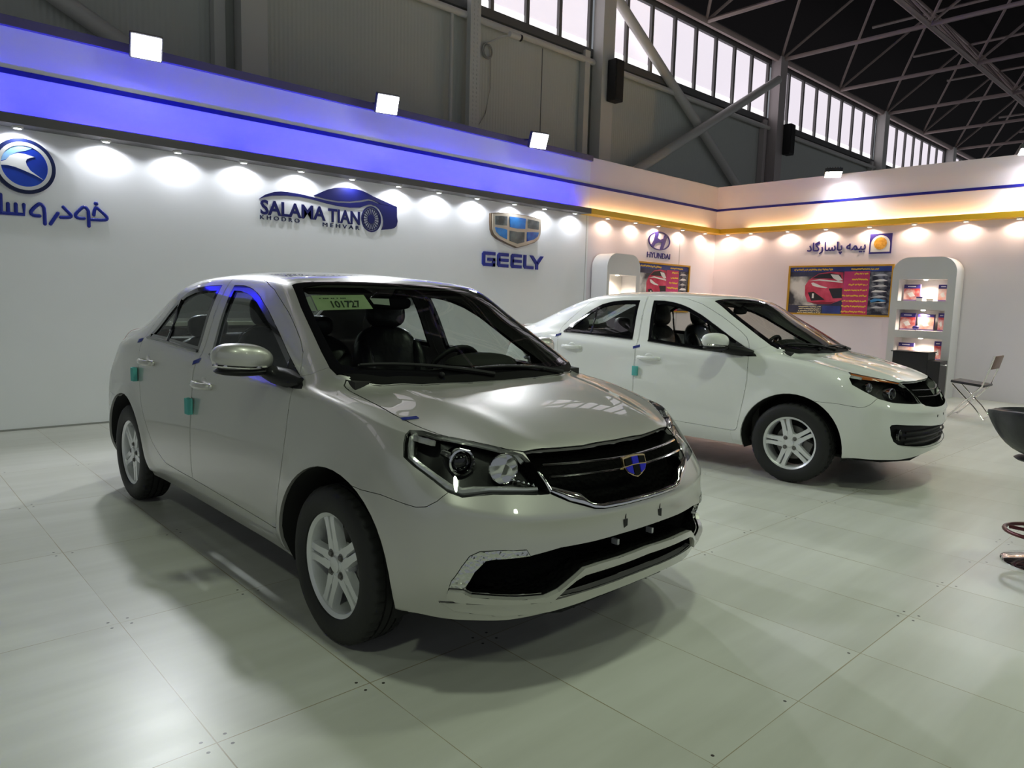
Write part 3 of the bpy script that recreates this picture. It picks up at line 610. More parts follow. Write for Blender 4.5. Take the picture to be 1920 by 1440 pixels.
def gather(faces):
    b = bmesh.new(); m = {}
    for f in faces:
        vs = []
        for v in f.verts:
            if v not in m: m[v] = b.verts.new(v.co)
            vs.append(m[v])
        try: b.faces.new(vs)
        except ValueError: pass
    b.normal_update(); return b
def rim_loop(b, centre_ok=True):
    return [e for e in b.edges if len(e.link_faces) == 1 and not (centre_ok and all(abs(v.co.y) < 1e-4 for v in e.verts))]
def finish(name, b, shell, mats, parent, gap=.0022, lip=.016, inner=True, side='both', raise_=0., lay=None):
    """Turn cut-out faces into a solid panel: gap all round, returned edges, dark inner skin, body-smooth normals.
    side: 'both' joins the mirrored half, 'R' keeps the right, 'L' mirrors to the left."""
    for v in b.verts:
        if abs(v.co.y) < 2e-4: v.co.y = 0
    nrm = {v: shell.normal(v.co) for v in b.verts}
    mv = {}
    for e in rim_loop(b, side == 'both'):
        f = e.link_faces[0]; mid = (e.verts[0].co + e.verts[1].co) / 2; t = (e.verts[1].co - e.verts[0].co).normalized()
        d = f.calc_center_median() - mid; d -= t * d.dot(t); d -= f.normal * d.dot(f.normal)
        if d.length < 1e-7: continue
        d.normalize()
        for v in e.verts: mv.setdefault(v, []).append(d)
    outer = list(b.faces); edges = rim_loop(b, side == 'both')
    for v, l in mv.items():
        s = sum(l, Vector()); 
        if side == 'both' and abs(v.co.y) < 1e-4: s.y = 0
        if s.length > 1e-6: v.co += s.normalized() * gap
    if raise_:
        for v in b.verts: v.co += nrm[v] * raise_
    lo = {v: v.co - nrm[v] * lip for v in b.verts}
    if inner:
        iv = {v: b.verts.new(lo[v]) for v in list(lo)}
        for f in outer: b.faces.new([iv[v] for v in reversed(f.verts)]).material_index = 1
    else: iv = {}
    for e in edges:
        a, c = e.verts; f = e.link_faces[0]
        vs = list(f.verts); i = vs.index(a)
        if vs[(i + 1) % len(vs)] is not c: a, c = c, a
        p, q, r, t = (b.verts.new(x) for x in (a.co, c.co, lo[c], lo[a]))
        b.faces.new((q, p, t, r)).material_index = 0
    n_out = {f: True for f in outer}
    b.verts.index_update(); b.faces.index_update()
    vn = {v.index: n for v, n in nrm.items()}; out_idx = {f.index for f in outer}
    polys = [[v.index for v in f.verts] for f in b.faces]; co = [v.co.copy() for v in b.verts]; mi = [f.material_index for f in b.faces]
    b.normal_update(); fn = [f.normal.copy() for f in b.faces]; b.free()
    V, F, N, MI = [], [], [], []
    for s in ((1,) if side == 'R' else (-1,) if side == 'L' else (1, -1)):
        base = len(V); V += [(c.x, c.y * s, c.z) for c in co]
        for k, pl in enumerate(polys):
            o = range(len(pl)) if s == 1 else range(len(pl) - 1, -1, -1)
            F.append([base + pl[j] for j in o]); MI.append(mi[k])
            for j in o:
                n = vn[pl[j]] if k in out_idx else (-vn.get(pl[j], fn[k]) if mi[k] == 1 and pl[j] in vn else fn[k])
                N.append((n.x, n.y * s, n.z))
    me = bpy.data.meshes.new(name); me.from_pydata(V, [], F)
    for p, k in zip(me.polygons, MI): p.material_index = k; p.use_smooth = True
    o = mesh_obj(name, me, mats, parent)
    me.normals_split_custom_set(N)
    return o
def plain(name, V, F, mats, parent, side='R', MI=None, smooth=40):
    """Mesh from lists, mirrored to the left when asked."""
    VV, FF, MM = [], [], []
    for s in ((1,) if side == 'R' else (-1,) if side == 'L' else (1, -1)):
        b = len(VV); VV += [(v[0], v[1] * s, v[2]) for v in V]
        FF += [[b + i for i in (f if s == 1 else reversed(f))] for f in F]; MM += MI or [0] * len(F)
    me = bpy.data.meshes.new(name); me.from_pydata(VV, [], FF)
    for p, k in zip(me.polygons, MM): p.material_index = k
    return mesh_obj(name, me, mats, parent, smooth=smooth)
def from_bm(name, b, mats, parent, side='R', smooth=40):
    bmesh.ops.recalc_face_normals(b, faces=b.faces[:])
    b.verts.index_update(); V = [v.co.copy() for v in b.verts]; F = [[v.index for v in f.verts] for f in b.faces]; MI = [f.material_index for f in b.faces]; b.free()
    return plain(name, V, F, mats, parent, side, MI, smooth)
def recess(name, b, vec, mats, parent, side='both', scale=1., smooth=40):
    """Sink faces into the body by vec: walls use material 0, the floor material 1."""
    for v in b.verts:
        if abs(v.co.y) < 2e-4: v.co.y = 0
    edges = rim_loop(b, side == 'both'); c = sum((v.co for v in b.verts), Vector()) / len(b.verts)
    fl = list(b.faces)
    dn = {}
    for v in list(b.verts):
        q = c + (v.co - c) * scale + vec
        if side == 'both' and abs(v.co.y) < 1e-4: q.y = 0
        dn[v] = b.verts.new(q)
    for e in edges:
        a, d = e.verts
        b.faces.new((a, d, dn[d], dn[a])).material_index = 0
    for f in fl: b.faces.new([dn[v] for v in f.verts]).material_index = 1
    bmesh.ops.delete(b, geom=fl, context='FACES')
    b.normal_update()
    V = []; b.verts.index_update(); V = [v.co.copy() for v in b.verts]; F = [[v.index for v in f.verts] for f in b.faces]; MI = [f.material_index for f in b.faces]; b.free()
    return plain(name, V, F, mats, parent, side, MI, smooth)
def ribbon(bm, A, Bp, nrm, h, mi=0):
    """Raised band between two matching polylines."""
    n = len(A); rows = []
    for a, b in zip(A, Bp):
        a, b = Vector(a), Vector(b)
        rows.append([bm.verts.new(a), bm.verts.new(a.lerp(b, .12) + nrm * h), bm.verts.new(a.lerp(b, .5) + nrm * h * 1.3), bm.verts.new(a.lerp(b, .88) + nrm * h), bm.verts.new(b)])
    for r, s in zip(rows[:-1], rows[1:]):
        for k in range(4): bm.faces.new((r[k], s[k], s[k + 1], r[k + 1])).material_index = mi
    for r in (rows[0], rows[-1]): bm.faces.new(r).material_index = mi

# ---- shared materials
M_black = mat('black_plastic', (.010, .010, .011), .5, spec=.3)
M_gloss = mat('gloss_black', (.006, .006, .007), .08, coat=1)
M_rubber = bump(mat('tyre_rubber', (.014, .014, .014), .62), 90, .25)
M_inner = mat('inner_trim', (.022, .021, .020), .75)
M_beige = mat('pillar_trim', (.16, .145, .125), .7)
M_seat = bump(mat('seat_leather', (.010, .010, .013), .42, coat=.25, coat_rough=.2), 14, .4, .01)
M_chrome = mat('chrome', (.83, .83, .82), .09, 1.)
M_alloy = mat('alloy_wheel', (.74, .75, .76), .35, .35, coat=.5, coat_rough=.1)
M_disc = mat('brake_disc', (.16, .155, .15), .45, .6)
M_cowl = mat('cowl_plastic', (.007, .007, .007), .7, spec=.1)
M_gold = mat('emblem_gold', (.80, .62, .30), .2, 1.)
M_satin = bump(mat('satin_chrome', (.80, .80, .79), .22, .7), 40, .5, .004)
M_under = mat('underbody', (.012, .012, .012), .9)
M_mesh = bump(mat('grille_mesh', (.006, .006, .006), .8, spec=.0), 55, 1., .01, 'VORONOI')
M_lens = glass('lamp_lens', (.93, .94, .94))
M_crystal = bump(mat('lamp_crystal', (.60, .61, .60), .12, .85), 60, 1., .006, 'VORONOI')
M_glass = glass('car_glass', (.76, .80, .77))
M_wglass = glass('windscreen_glass', (.74, .78, .74))
M_reflect = bump(mat('lamp_reflector', (.75, .75, .74), .1, 1.), 22, .8, .01, 'VORONOI')
M_lampblack = mat('lamp_bezel', (.007, .007, .007), .35, coat=.15)
M_red = mat('tail_lamp', (.35, .012, .015), .12, coat=1)
M_amber = mat('amber_lens', (.55, .15, .03), .18, coat=.8)
M_blue_e = mat('emblem_blue', (.008, .012, .50), .3)
M_mirror = mat('mirror_glass', (.8, .82, .84), .02, 1.)
M_plastic_film = glass('plastic_film', (.88, .89, .92), .7, .06)

# ---- wheel: tyre with rim, brake disc and bolts below it (shared meshes)
def wheel_meshes():
    out = {}
    b = bmesh.new(); n = 160
    prof = [(.198, .072), (.203, .084), (.222, .0925), (.248, .0945), (.272, .091), (.287, .083), (.294, .074)]
    tread = []
    for y in (.066, .0655, .038, .0375, .029, .0285, .004, .0035, -.0035, -.004, -.0285, -.029, -.0375, -.038, -.0655, -.066):
        tread.append((y, 1))
    grv = [(.0375, .029), (.0035, -.0035), (-.029, -.0375)]
    tp = [(.2985, .070), (.3010, .060), (.3018, .038), (.2945, .0375), (.2945, .0295), (.3020, .029), (.3022, .004), (.2945, .0035), (.2945, -.0035), (.3022, -.004), (.3020, -.029), (.2945, -.0295), (.2945, -.0375), (.3018, -.038), (.3010, -.060), (.2985, -.070)]
    full = prof + tp + [(r, -y) for r, y in reversed(prof)]
    blocks = {len(prof), len(prof) + 1, len(prof) + 2, len(prof) + 14, len(prof) + 13, len(prof) + 15}
    lathe(b, full + [(.198, -.072)], n, 'Y', 0, lambda i, k: -.006 if i in blocks and k % 4 == 0 else 0)
    bmesh.ops.delete(b, geom=[f for f in b.faces if len(f.verts) > 8], context='FACES_ONLY')
    bmesh.ops.recalc_face_normals(b, faces=b.faces[:])
    me = bpy.data.meshes.new('wheel'); b.to_mesh(me); b.free(); me.materials.append(M_rubber); shade(me, 40); out['wheel'] = me
    # rim: barrel, five paired spokes, hub (outer side at negative y)
    b = bmesh.new()
    lathe(b, [(.200, .08), (.188, .07), (.180, .0), (.181, -.055), (.186, -.068), (.196, -.076), (.2035, -.079), (.2055, -.075), (.204, -.06)], 72, 'Y')
    bmesh.ops.delete(b, geom=[f for f in b.faces if len(f.verts) > 8], context='FACES_ONLY')
    lathe(b, [(.001, -.066), (.030, -.0655), (.034, -.060), (.062, -.060), (.074, -.052), (.078, -.030), (.078, -.012), (.001, -.01)], 40, 'Y')
    for k in range(5):
        a0 = 2 * pi * k / 5 - pi / 2
        for s in (1, -1):
            P = [(.045, .002 * s), (.045, .036 * s), (.075, .037 * s), (.12, .033 * s), (.165, .034 * s), (.187, .041 * s), (.187, .0095 * s), (.165, .0065 * s), (.10, .0055 * s), (.088, .001 * s)]
            rows = []
            for r, t in P:
                y = -.060 - .004 * (r / .19); c, d = cos(a0), sin(a0)
                rows.append((r * c - t * d, r * d + t * c, y))
            top = [b.verts.new((x, y, z)) for x, z, y in rows]; mid = sum((v.co for v in top), Vector()) / len(top)
            outer = [b.verts.new((v.co + (v.co - mid) * .10) + Vector((0, .008, 0))) for v in top]
            back = [b.verts.new((v.co + (v.co - mid) * .14) + Vector((0, .034, 0))) for v in top]
            b.faces.new(top)
            m = len(top)
            for A, B2 in ((top, outer), (outer, back)):
                for i in range(m): b.faces.new((A[i], A[(i + 1) % m], B2[(i + 1) % m], B2[i]))
    bmesh.ops.recalc_face_normals(b, faces=b.faces[:])
    me = bpy.data.meshes.new('rim'); b.to_mesh(me); b.free(); me.materials.append(M_alloy); shade(me, 30); out['rim'] = me
    b = bmesh.new(); lathe(b, [(.05, -.012), (.128, -.012), (.130, .0), (.128, .012), (.05, .012)], 40, 'Y')
    box(b, (.115, .0, .0), (.07, .07, .13), None, 0, .01); lathe(b, [(.001, .03), (.176, .03), (.176, .036), (.001, .036)], 32, 'Y', 1)  # plus a black backing disc, added to put shade between the spokes
    me = bpy.data.meshes.new('brake_disc'); b.to_mesh(me); b.free(); me.materials.append(M_disc); me.materials.append(M_under); shade(me, 35); out['brake_disc'] = me
    b = bmesh.new(); lathe(b, [(.0105, -.058), (.0105, -.068), (.007, -.071), (.001, -.071)], 12, 'Y'); lathe(b, [(.0165, -.0595), (.0165, -.0615), (.012, -.0618), (.0105, -.060)], 16, 'Y')
    me = bpy.data.meshes.new('wheel_bolt'); b.to_mesh(me); b.free(); me.materials.append(M_disc); shade(me, 35); out['wheel_bolt'] = me
    b = bmesh.new(); lathe(b, [(.031, -.064), (.030, -.0685), (.024, -.0705), (.001, -.071)], 24, 'Y')
    me = bpy.data.meshes.new('hub_cap'); b.to_mesh(me); b.free(); me.materials.append(M_alloy); shade(me, 35); out['hub_cap'] = me
    return out
WHEEL = wheel_meshes()
def add_wheel(parent, x, y, spin, left):
    w = bpy.data.objects.new('wheel', WHEEL['wheel']); C.objects.link(w); w.parent = parent
    w.location = (x, y, .3020); w.rotation_euler = (0, spin, pi if left else 0)
    for n in ('rim', 'brake_disc', 'hub_cap'):
        c = bpy.data.objects.new(n, WHEEL[n]); C.objects.link(c); c.parent = w
        if n == 'brake_disc': c.location = (0, .01, 0)
    for k in range(4):
        c = bpy.data.objects.new('wheel_bolt', WHEEL['wheel_bolt']); C.objects.link(c); c.parent = w
        a = pi / 4 + k * pi / 2 + .35; c.location = (.05 * cos(a), 0, .05 * sin(a))

def pane_regions(dlo, sail=None):
    return inset2(dlo, .021)

def build_car(kind, shell, paint, x, y, rz, label):
    silver = kind == 'silver'
    root = empty('car', (x, y, 0), rz); tag(root, label, 'car')
    b = shell.half.copy()
    lamp = v3(LAMP_S if silver else LAMP_W); grille = yz(GRILLE_S if silver else GRILLE_W)
    fglass = inset2(FRONT_DLO, .026); rglass = inset2(REAR_DLO, .026)
    sailx = .775
    cuts = [('void', ARCH(ARCH_X, ARCH_R), SIDE), ('void', ARCH(REAR_X, ARCH_R), SIDE),
            ('lamp', lamp, CORNER), ('hood', xy(HOOD), TOP), ('grille', grille, FRONT), ('windscreen', xy(WINDSCREEN), TOP), ('rear_glass', xy(REAR_GLASS), TOP)]
    if silver: cuts += [('drl', v3(DRL), FRONT), ('intake', yz(INTAKE), FRONT), ('trim', yz(TRIM), FRONT), ('lowgrille', yz(LOWGRILLE), FRONT), ('lip', yz(LIP), FRONT)]
    else: cuts += [('lowgrille', yz(LOWGRILLE_W), FRONT)]
    cuts += [('fwindow', xz(FRONT_DLO), SIDE), ('rwindow', xz(REAR_DLO), SIDE), ('fdoor', xz(FRONT_DOOR), SIDE), ('rdoor', xz(REAR_DOOR), SIDE),
             ('tail', xz(TAILLAMP), SIDE), ('trunk', xy(TRUNK), TOP), ('bumper', xz(BUMPER), SIDE), ('rbumper', xz(REAR_BUMPER), SIDE), ('fender', xz(FENDER), SIDE)]
    # the nose is cut face-on for the bumper's upper seam so it is not lost where the side turns away
    for n, pl, B in cuts: knife(b, pl, B)
    knife(b, xz(fglass), SIDE); knife(b, xz(rglass), SIDE); knife(b, xz([(sailx, .5), (sailx - .03, 1.5)]), SIDE)
    wi = [p2(p, TOP) for p in xy(WINDSCREEN)]
    wsx = [(1.235,0),(1.23,-.1),(1.21,-.32),(1.155,-.505),(1.09,-.618),(1.055,-.648),(1.02,-.650),(.93,-.636),(.798,-.611),(.65,-.580),(.535,-.55),(.545,-.44),(.585,-.3),(.612,-.15),(.620,0)]
    knife(b, xy(wsx), TOP); wip = wsx
    p2s = [(n, [p2(p, B) for p in pl], B) for n, pl, B in cuts]
    R = {}
    for f in b.faces:
        c = f.calc_center_median(); got = 'body'
        for n, pl, B in p2s:
            if n in ('tail',) and c.y > -.3: continue
            if n not in ('bumper', 'rbumper', 'fender') and f.normal.dot(B[2]) < .03: continue
            if n == 'fender' and (f.normal.z > .995): pass
            if inside(p2(c, B), pl): got = n; break
        if got == 'fwindow': got = 'fglass' if inside(p2(c, SIDE), fglass) and c.x < sailx + (c.z - .5) * -.03 else ('sail' if c.x > sailx - .035 and inside(p2(c, SIDE), FRONT_DLO) and c.x > sailx + (c.z - .5) * -.03 else 'fframe')
        if got == 'rwindow': got = 'rglass' if inside(p2(c, SIDE), rglass) else 'rframe'
        if got == 'windscreen': got = 'wglass' if inside(p2(c, TOP), wip) else 'wframe'
        R.setdefault(got, []).append(f)
    G = {k: gather(v) for k, v in R.items()}; b.free()
    PM = [paint, M_inner]
    finish('body_shell', G['body'], shell, PM, root, 0., .03)
    finish('hood', G['hood'], shell, PM, root, .0045, .02)
    finish('trunk_lid', G['trunk'], shell, PM, root, .0025, .02)
    fb = finish('front_bumper', G['bumper'], shell, PM, root, .0015, .02)
    finish('rear_bumper', G['rbumper'], shell, PM, root, .0015, .02)
    wf = finish('windscreen', G['wglass'], shell, [M_wglass], root, 0, .004, False)
    finish('windscreen_border', G['wframe'], shell, [M_gloss, M_inner], wf, 0., .006)
    finish('rear_window', G['rear_glass'], shell, [M_glass], root, .004, .004, False)
    # cowl panel below the glass is body_shell between hood and glass: black cover over it
    cv = bmesh.new(); rows = []
    def along(pl, n):
        L = [0]
        for p, q in zip(pl[:-1], pl[1:]): L.append(L[-1] + sqrt((p[0] - q[0]) ** 2 + (p[1] - q[1]) ** 2))
        out = []
        for i in range(n + 1):
            t = L[-1] * i / n; k = min(max(j for j in range(len(L)) if L[j] <= t + 1e-9), len(pl) - 2); u = (t - L[k]) / (L[k + 1] - L[k])
            out.append((pl[k][0] + (pl[k + 1][0] - pl[k][0]) * u, pl[k][1] + (pl[k + 1][1] - pl[k][1]) * u))
        return out
    for (xa, ya), (xb, yb) in zip(along(HOOD[:5] + [(1.138, -.650)], 24), along(WINDSCREEN[:5] + [(1.104, -.668)], 24)):
        pa = shell.cast((xa - .004, ya, 3), (0, 0, -1)); pb = shell.cast((xb - .006, yb, 3), (0, 0, -1))
        rows.append([cv.verts.new(pa + Vector((0, 0, .0015))), cv.verts.new((pa + pb) / 2 + Vector((0, 0, .004))), cv.verts.new(pb + Vector((0, 0, .003)))])
    for r, s in zip(rows[:-1], rows[1:]):
        for k in range(2): cv.faces.new((r[k], r[k + 1], s[k + 1], s[k]))
    from_bm('cowl_cover', cv, [M_cowl], root, 'both')
    for sd in ('R', 'L'):
        cp = lambda k: G[k].copy()
        finish('front_fender', cp('fender'), shell, PM, root, .001, .02, True, sd)
        for dn, wn, gn, hx, hz in (('fdoor', 'fframe', 'fglass', .012, .858), ('rdoor', 'rframe', 'rglass', -.83, .905)):
            d = finish('front_door' if dn == 'fdoor' else 'rear_door', cp(dn), shell, [paint, M_inner], root, .0032, .028, True, sd)
            fr = finish('window_frame', cp(wn), shell, [M_gloss, M_inner], d, 0., .02, True, sd)
            finish('window_pane', cp(gn), shell, [M_glass], d, 0., .004, False, sd, -.006)
            if dn == 'fdoor': finish('mirror_sail', cp('sail'), shell, [M_black, M_inner], d, 0., .02, True, sd, .002)
            else:
                bb = bmesh.new(); q = [shell.side(-.655 + .012 * t, 1.035 + .255 * t) + Vector((0, .004, 0)) for t in (0, .25, .5, .75, .92)]
                tube(bb, [Vector(v) for v in q], .010, 6); from_bm('quarter_divider', bb, [M_gloss], d, sd)
            # waist moulding along the foot of the window
            bb = bmesh.new(); pl = FRONT_DLO[14:] if dn == 'fdoor' else REAR_DLO[9:]
            pts = []
            for (ax, az), (bx2, bz) in zip(pl[:-1], pl[1:]):
                for t in range(6): pts.append((ax + (bx2 - ax) * t / 6, az + (bz - az) * t / 6 + .004))
            pts.append((pl[-1][0], pl[-1][1] + .004))
            tube(bb, [shell.side(px, pz) + Vector((0, -.002, 0)) for px, pz in pts], .009, 6); from_bm('waist_moulding', bb, [M_gloss], d, sd)
            # handle: dished recess and grip
            h0 = shell.side(hx, hz); bb = bmesh.new()
            dx = shell.side(hx + .05, hz) - shell.side(hx - .05, hz); ang = atan2(dx.y, dx.x)
            Mh = Matrix.Translation(h0) @ Matrix.Rotation(ang, 4, 'Z')
            prof = [(-.105, .004), (-.095, -.016), (-.06, -.031), (0, -.036), (.06, -.031), (.092, -.018), (.103, .004)]
            tube(bb, [Mh @ Vector((px, py, 0)) for px, py in prof], [.010, .012, .0125, .0125, .0125, .012, .010], 10, True, 0, 1.35, Vector((0, 0, 1)))
            for px in (-.098, .096): ellipsoid(bb, (px, -.004, 0), (.022, .014, .0165), 12, 8, 1., Mh)
            hd = from_bm('door_handle', bb, [paint], d, sd)
            bb = bmesh.new(); ellipsoid(bb, (0, .004, .006), (.045, .0055, .034), 20, 10, 1., Mh); from_bm('handle_recess', bb, [paint], d if False else hd, sd)
        # headlamp: sunk bezel, projector, reflector, chrome edging, lens
        dirv = Vector((-.75, .62, -.18))
        hl = recess('headlight', cp('lamp'), dirv * .075, [M_lampblack, M_lampblack], root, sd, .86)
        finish('lamp_lens', cp('lamp'), shell, [M_lens], hl, .0015, .006, False, sd, .0005)
        if silver:
            bb = bmesh.new(); o1 = [Vector(p) for p in LAMP_S[:13]]; cen = sum(o1, Vector()) / 13 + Vector((0, .0, .035))
            tube(bb, [p.lerp(cen, .13) + dirv * .022 for p in o1], [.008] + [.012] * 5 + [.015] * 3 + [.010] * 2 + [.008] * 2, 8); from_bm('chrome_edging', bb, [M_satin], hl, sd)
            bb = bmesh.new(); tube(bb, [Vector(p).lerp(cen, .12) + dirv * .02 for p in LAMP_S[15:]], .008, 8); from_bm('upper_edging', bb, [M_satin], hl, sd)
            lamps = ((Vector((1.806, -.634, .772)), .046, True), (Vector((1.896, -.525, .752)), .052, False))
        else:
            bb = bmesh.new()
            for t0, t1 in ((.06, .95),):
                A = [Vector(p) for p in LAMP_W[1:6]]; Bq = [a + Vector((.004, -.004, -.036 + .007 * i)) + Vector((.012 * (1 if i < 3 else .4), -.02 * (1 if i < 3 else .4), 0)) for i, a in enumerate(A)]
                A = [a.lerp(q, .12) + dirv * .010 for a, q in zip(A, Bq)]; Bq = [q + dirv * .012 for q in Bq]
                ribbon(bb, A, Bq, Vector((.6, -.5, .3)), .004)
            from_bm('indicator_strip', bb, [M_amber], hl, sd)
            lamps = ((Vector((1.775, -.66, .768)), .034, False), (Vector((1.90, -.535, .725)), .043, True))
        for c, r, proj in lamps:
            c = c + dirv * .045; bb = bmesh.new()
            ax = Vector((.93, -.33, .06)).normalized(); Mr = Matrix.Translation(c) @ ax.to_track_quat('Z', 'Y').to_matrix().to_4x4()
            if proj: prof = [(r * 1.0, -.05), (r * 1.02, .0), (r * 1.0, .012), (r * .86, .014), (r * .80, .004), (r * .76, -.02)]
            else: prof = [(r * 1.05, .010), (r * 1.0, .014), (r * .94, .006), (r * .8, -.018), (r * .5, -.036), (r * .15, -.042), (.001, -.042)]
            lathe(bb, prof, 28)
            for v in bb.verts: v.co = Mr @ v.co
            pr = from_bm('projector' if proj else 'reflector_bowl', bb, [M_chrome if proj else M_reflect], hl, sd)
            bb = bmesh.new()
            if proj: ellipsoid(bb, (0, 0, -.012), (r * .74, r * .74, r * .5), 20, 12, 1., Mr); from_bm('projector_lens', bb, [M_gloss], pr, sd)
            else: ellipsoid(bb, (0, 0, -.02), (r * .2, r * .2, r * .5), 12, 8, 1., Mr); from_bm('bulb_shade', bb, [M_chrome], pr, sd)
        if silver:
            bb = bmesh.new(); c = Vector((1.75, -.665, .79)) + dirv * .05; tube(bb, [c + Vector((0, .0, .008)), c + Vector((.05, -.0, 0))], .016, 8, True, 0, .8); from_bm('bezel_bar', bb, [M_chrome], hl, sd)
            bb = bmesh.new()
            for i in range(5):
                q = Vector((1.915 + .012 * i, -.49 + .012 * i, .71 - .004 * i)) + dirv * (.03 + .004 * (i % 2)); ellipsoid(bb, tuple(q), (.008, .008, .007), 8, 6)
            from_bm('cut_reflectors', bb, [M_reflect], hl, sd)
        tl = finish('tail_light', cp('tail'), shell, [M_red, M_lampblack], root, .0015, .02, True, sd, .001)
        if silver:
            finish('daytime_light', cp('drl'), shell, [M_crystal, M_lampblack], root, .001, .02, True, sd, .002)
        # mirror
        bb = bmesh.new()
        ellipsoid(bb, (.675, -.885, 1.040), (.078, .118, .066), 32, 18, .80)
        for v in bb.verts:       # rounder nose, flat glass side, lower inboard corner
            t = (v.co.y + .885) / .118
            v.co.z += .010 * t * -1 if t < 0 else -.004 * t
            if v.co.x < .640: v.co.x = .640 - (.640 - v.co.x) * .25
            v.co.x -= .045 * max(0, -t) ** 1.6
            v.co.z = 1.040 + (v.co.z - 1.040) * (1 - .22 * max(0, t) ** 2)
        mr = from_bm('side_mirror', bb, [paint], root, sd, 60)
        bb = bmesh.new(); ellipsoid(bb, (.678, -.885, .990), (.074, .112, .020), 28, 8, .85)
        for v in bb.verts:
            t = (v.co.y + .885) / .118; v.co.x -= .045 * max(0, -t) ** 1.6
        tube(bb, [(.69, -.80, .985), (.75, -.785, .975), (.84, -.768, .968), (.925, -.758, .962)], [.028, .038, .040, .018], 12, True, 0, 1.0)
        from_bm('mirror_foot', bb, [M_black], mr, sd, 50)
        bb = bmesh.new(); pts = []
        for t in range(11):
            u = -1.0 + 1.55 * t / 10; yy = -.885 + .118 * u; pts.append((.675 + .079 * sqrt(max(0, 1 - u * u * .93)) * (.93) - .045 * max(0, -u) ** 1.6, yy, 1.009 + .007 * max(0, -u)))
        tube(bb, pts, .0085, 8, True, 0, .9); from_bm('mirror_indicator', bb, [M_reflect], mr, sd)
        bb = bmesh.new(); ellipsoid(bb, (.632, -.885, 1.040), (.006, .098, .052), 24, 10, .8); from_bm('mirror_glass', bb, [M_mirror], mr, sd)
        # wheel housing
        for cx in (ARCH_X, REAR_X):
            bb = bmesh.new(); r0 = ARCH_R - .002; prev = None; inr = []
            for k in range(0, 27):
                a = radians(-14 + 208 * k / 26); pt = [Vector((cx + r0 * cos(a), yy, ARCH_Z + r0 * sin(a))) for yy in (-.80, -.62, -.47)]
                s0 = shell.side(pt[0].x, max(.24, pt[0].z)); pt[0].y = min(-.74, s0.y + .012) if s0.y > -1.5 else -.78
                vs = [bb.verts.new(p) for p in pt]
                if prev:
                    for j in range(2): bb.faces.new((prev[j], vs[j], vs[j + 1], prev[j + 1]))
                prev = vs; inr.append(vs[2])
            bb.faces.new(inr); from_bm('wheel_housing', bb, [M_under], root, sd)
    # front face
    if silver:
        g = recess('grille', G['grille'].copy(), Vector((-.06, 0, -.035)), [M_mesh, M_mesh], root)
        out = [(-.407,.676),(-.349,.643),(-.294,.624),(-.255,.610),(-.21,.604),(-.11,.602),(0,.602)]; inn = [(-.398,.694),(-.345,.676),(-.296,.663),(-.268,.634),(-.224,.620),(-.11,.617),(0,.617)]
        def line(l): return [shell.at(a, c) for a, c in l]
        bb = bmesh.new(); ribbon(bb, line(out), line(inn), Vector((1, 0, 0)), .008); from_bm('grille_surround', bb, [M_chrome], g, 'both', 60)
        bb = bmesh.new(); ribbon(bb, line([(-.407,.676),(-.412,.705),(-.422,.74)]), line([(-.396,.69),(-.403,.71),(-.415,.74)]), Vector((1, 0, 0)), .006); from_bm('grille_side_trim', bb, [M_chrome], g, 'both', 60)
        for zc, ye in ((.755, .392), (.719, .383)):
            for sgn in (1,):
                bb = bmesh.new(); pts = []
                for i in range(13):
                    yy = -ye * (1 - i / 12); pts.append(shell.at(yy, zc - .007 * (i / 12)) + Vector((-.004, 0, 0)))
                tube(bb, pts, .009, 8, True, 0, .62); from_bm('grille_bar', bb, [M_chrome], g, 'both')
    else:
        g = recess('grille', G['grille'].copy(), Vector((-.055, 0, -.03)), [M_mesh, M_mesh], root)
        for zc, ye in ((.745, .36), (.70, .335)):
            bb = bmesh.new(); tube(bb, [shell.at(-ye * (1 - i / 10), zc - .012 * (i / 10)) + Vector((-.006, 0, 0)) for i in range(11)], .007, 8, True, 0, .5); from_bm('grille_bar', bb, [M_black], g, 'both')
    # shield emblem (only the silver car shows one): chrome plate with six cells
    c0 = shell.at(0, .722) + Vector((.006 if silver else .002, 0, 0)); sc = 1. if silver else .85
    def em(u, v, d): return Vector((c0.x + d - .10 * (abs(u) * sc) ** 2 - .35 * (v * sc * .66), u * sc * 1.0, c0.z + v * sc * .70))
    if silver:
        SH = [(-.066,.045),(-.03,.052),(0,.053),(.03,.052),(.066,.045),(.067,.0),(.052,-.030),(.025,-.050),(0,-.060),(-.025,-.050),(-.052,-.030),(-.067,.0)]
        bb = bmesh.new(); prism(bb, SH, em, .010); e = obj('emblem', bb, [M_gold], g, smooth=30)
        for i, (pl, blue) in enumerate((([(-.058,.039),(-.024,.044),(-.022,.008),(-.060,.004)], 0), ([(-.018,.045),(.018,.045),(.018,.008),(-.018,.008)], 1), ([(.024,.044),(.058,.039),(.060,.004),(.022,.008)], 0),
                                        ([(-.060,-.002),(-.022,.002),(-.022,-.041),(-.047,-.027)], 1), ([(-.017,.002),(.017,.002),(.017,-.045),(0,-.053),(-.017,-.045)], 0), ([(.022,.002),(.060,-.002),(.047,-.027),(.022,-.041)], 1))):
            bb = bmesh.new(); prism(bb, pl, lambda u, v, d: em(u, v, .010 + d), .004); obj('emblem_cell', bb, [M_blue_e if blue else M_cowl], e)
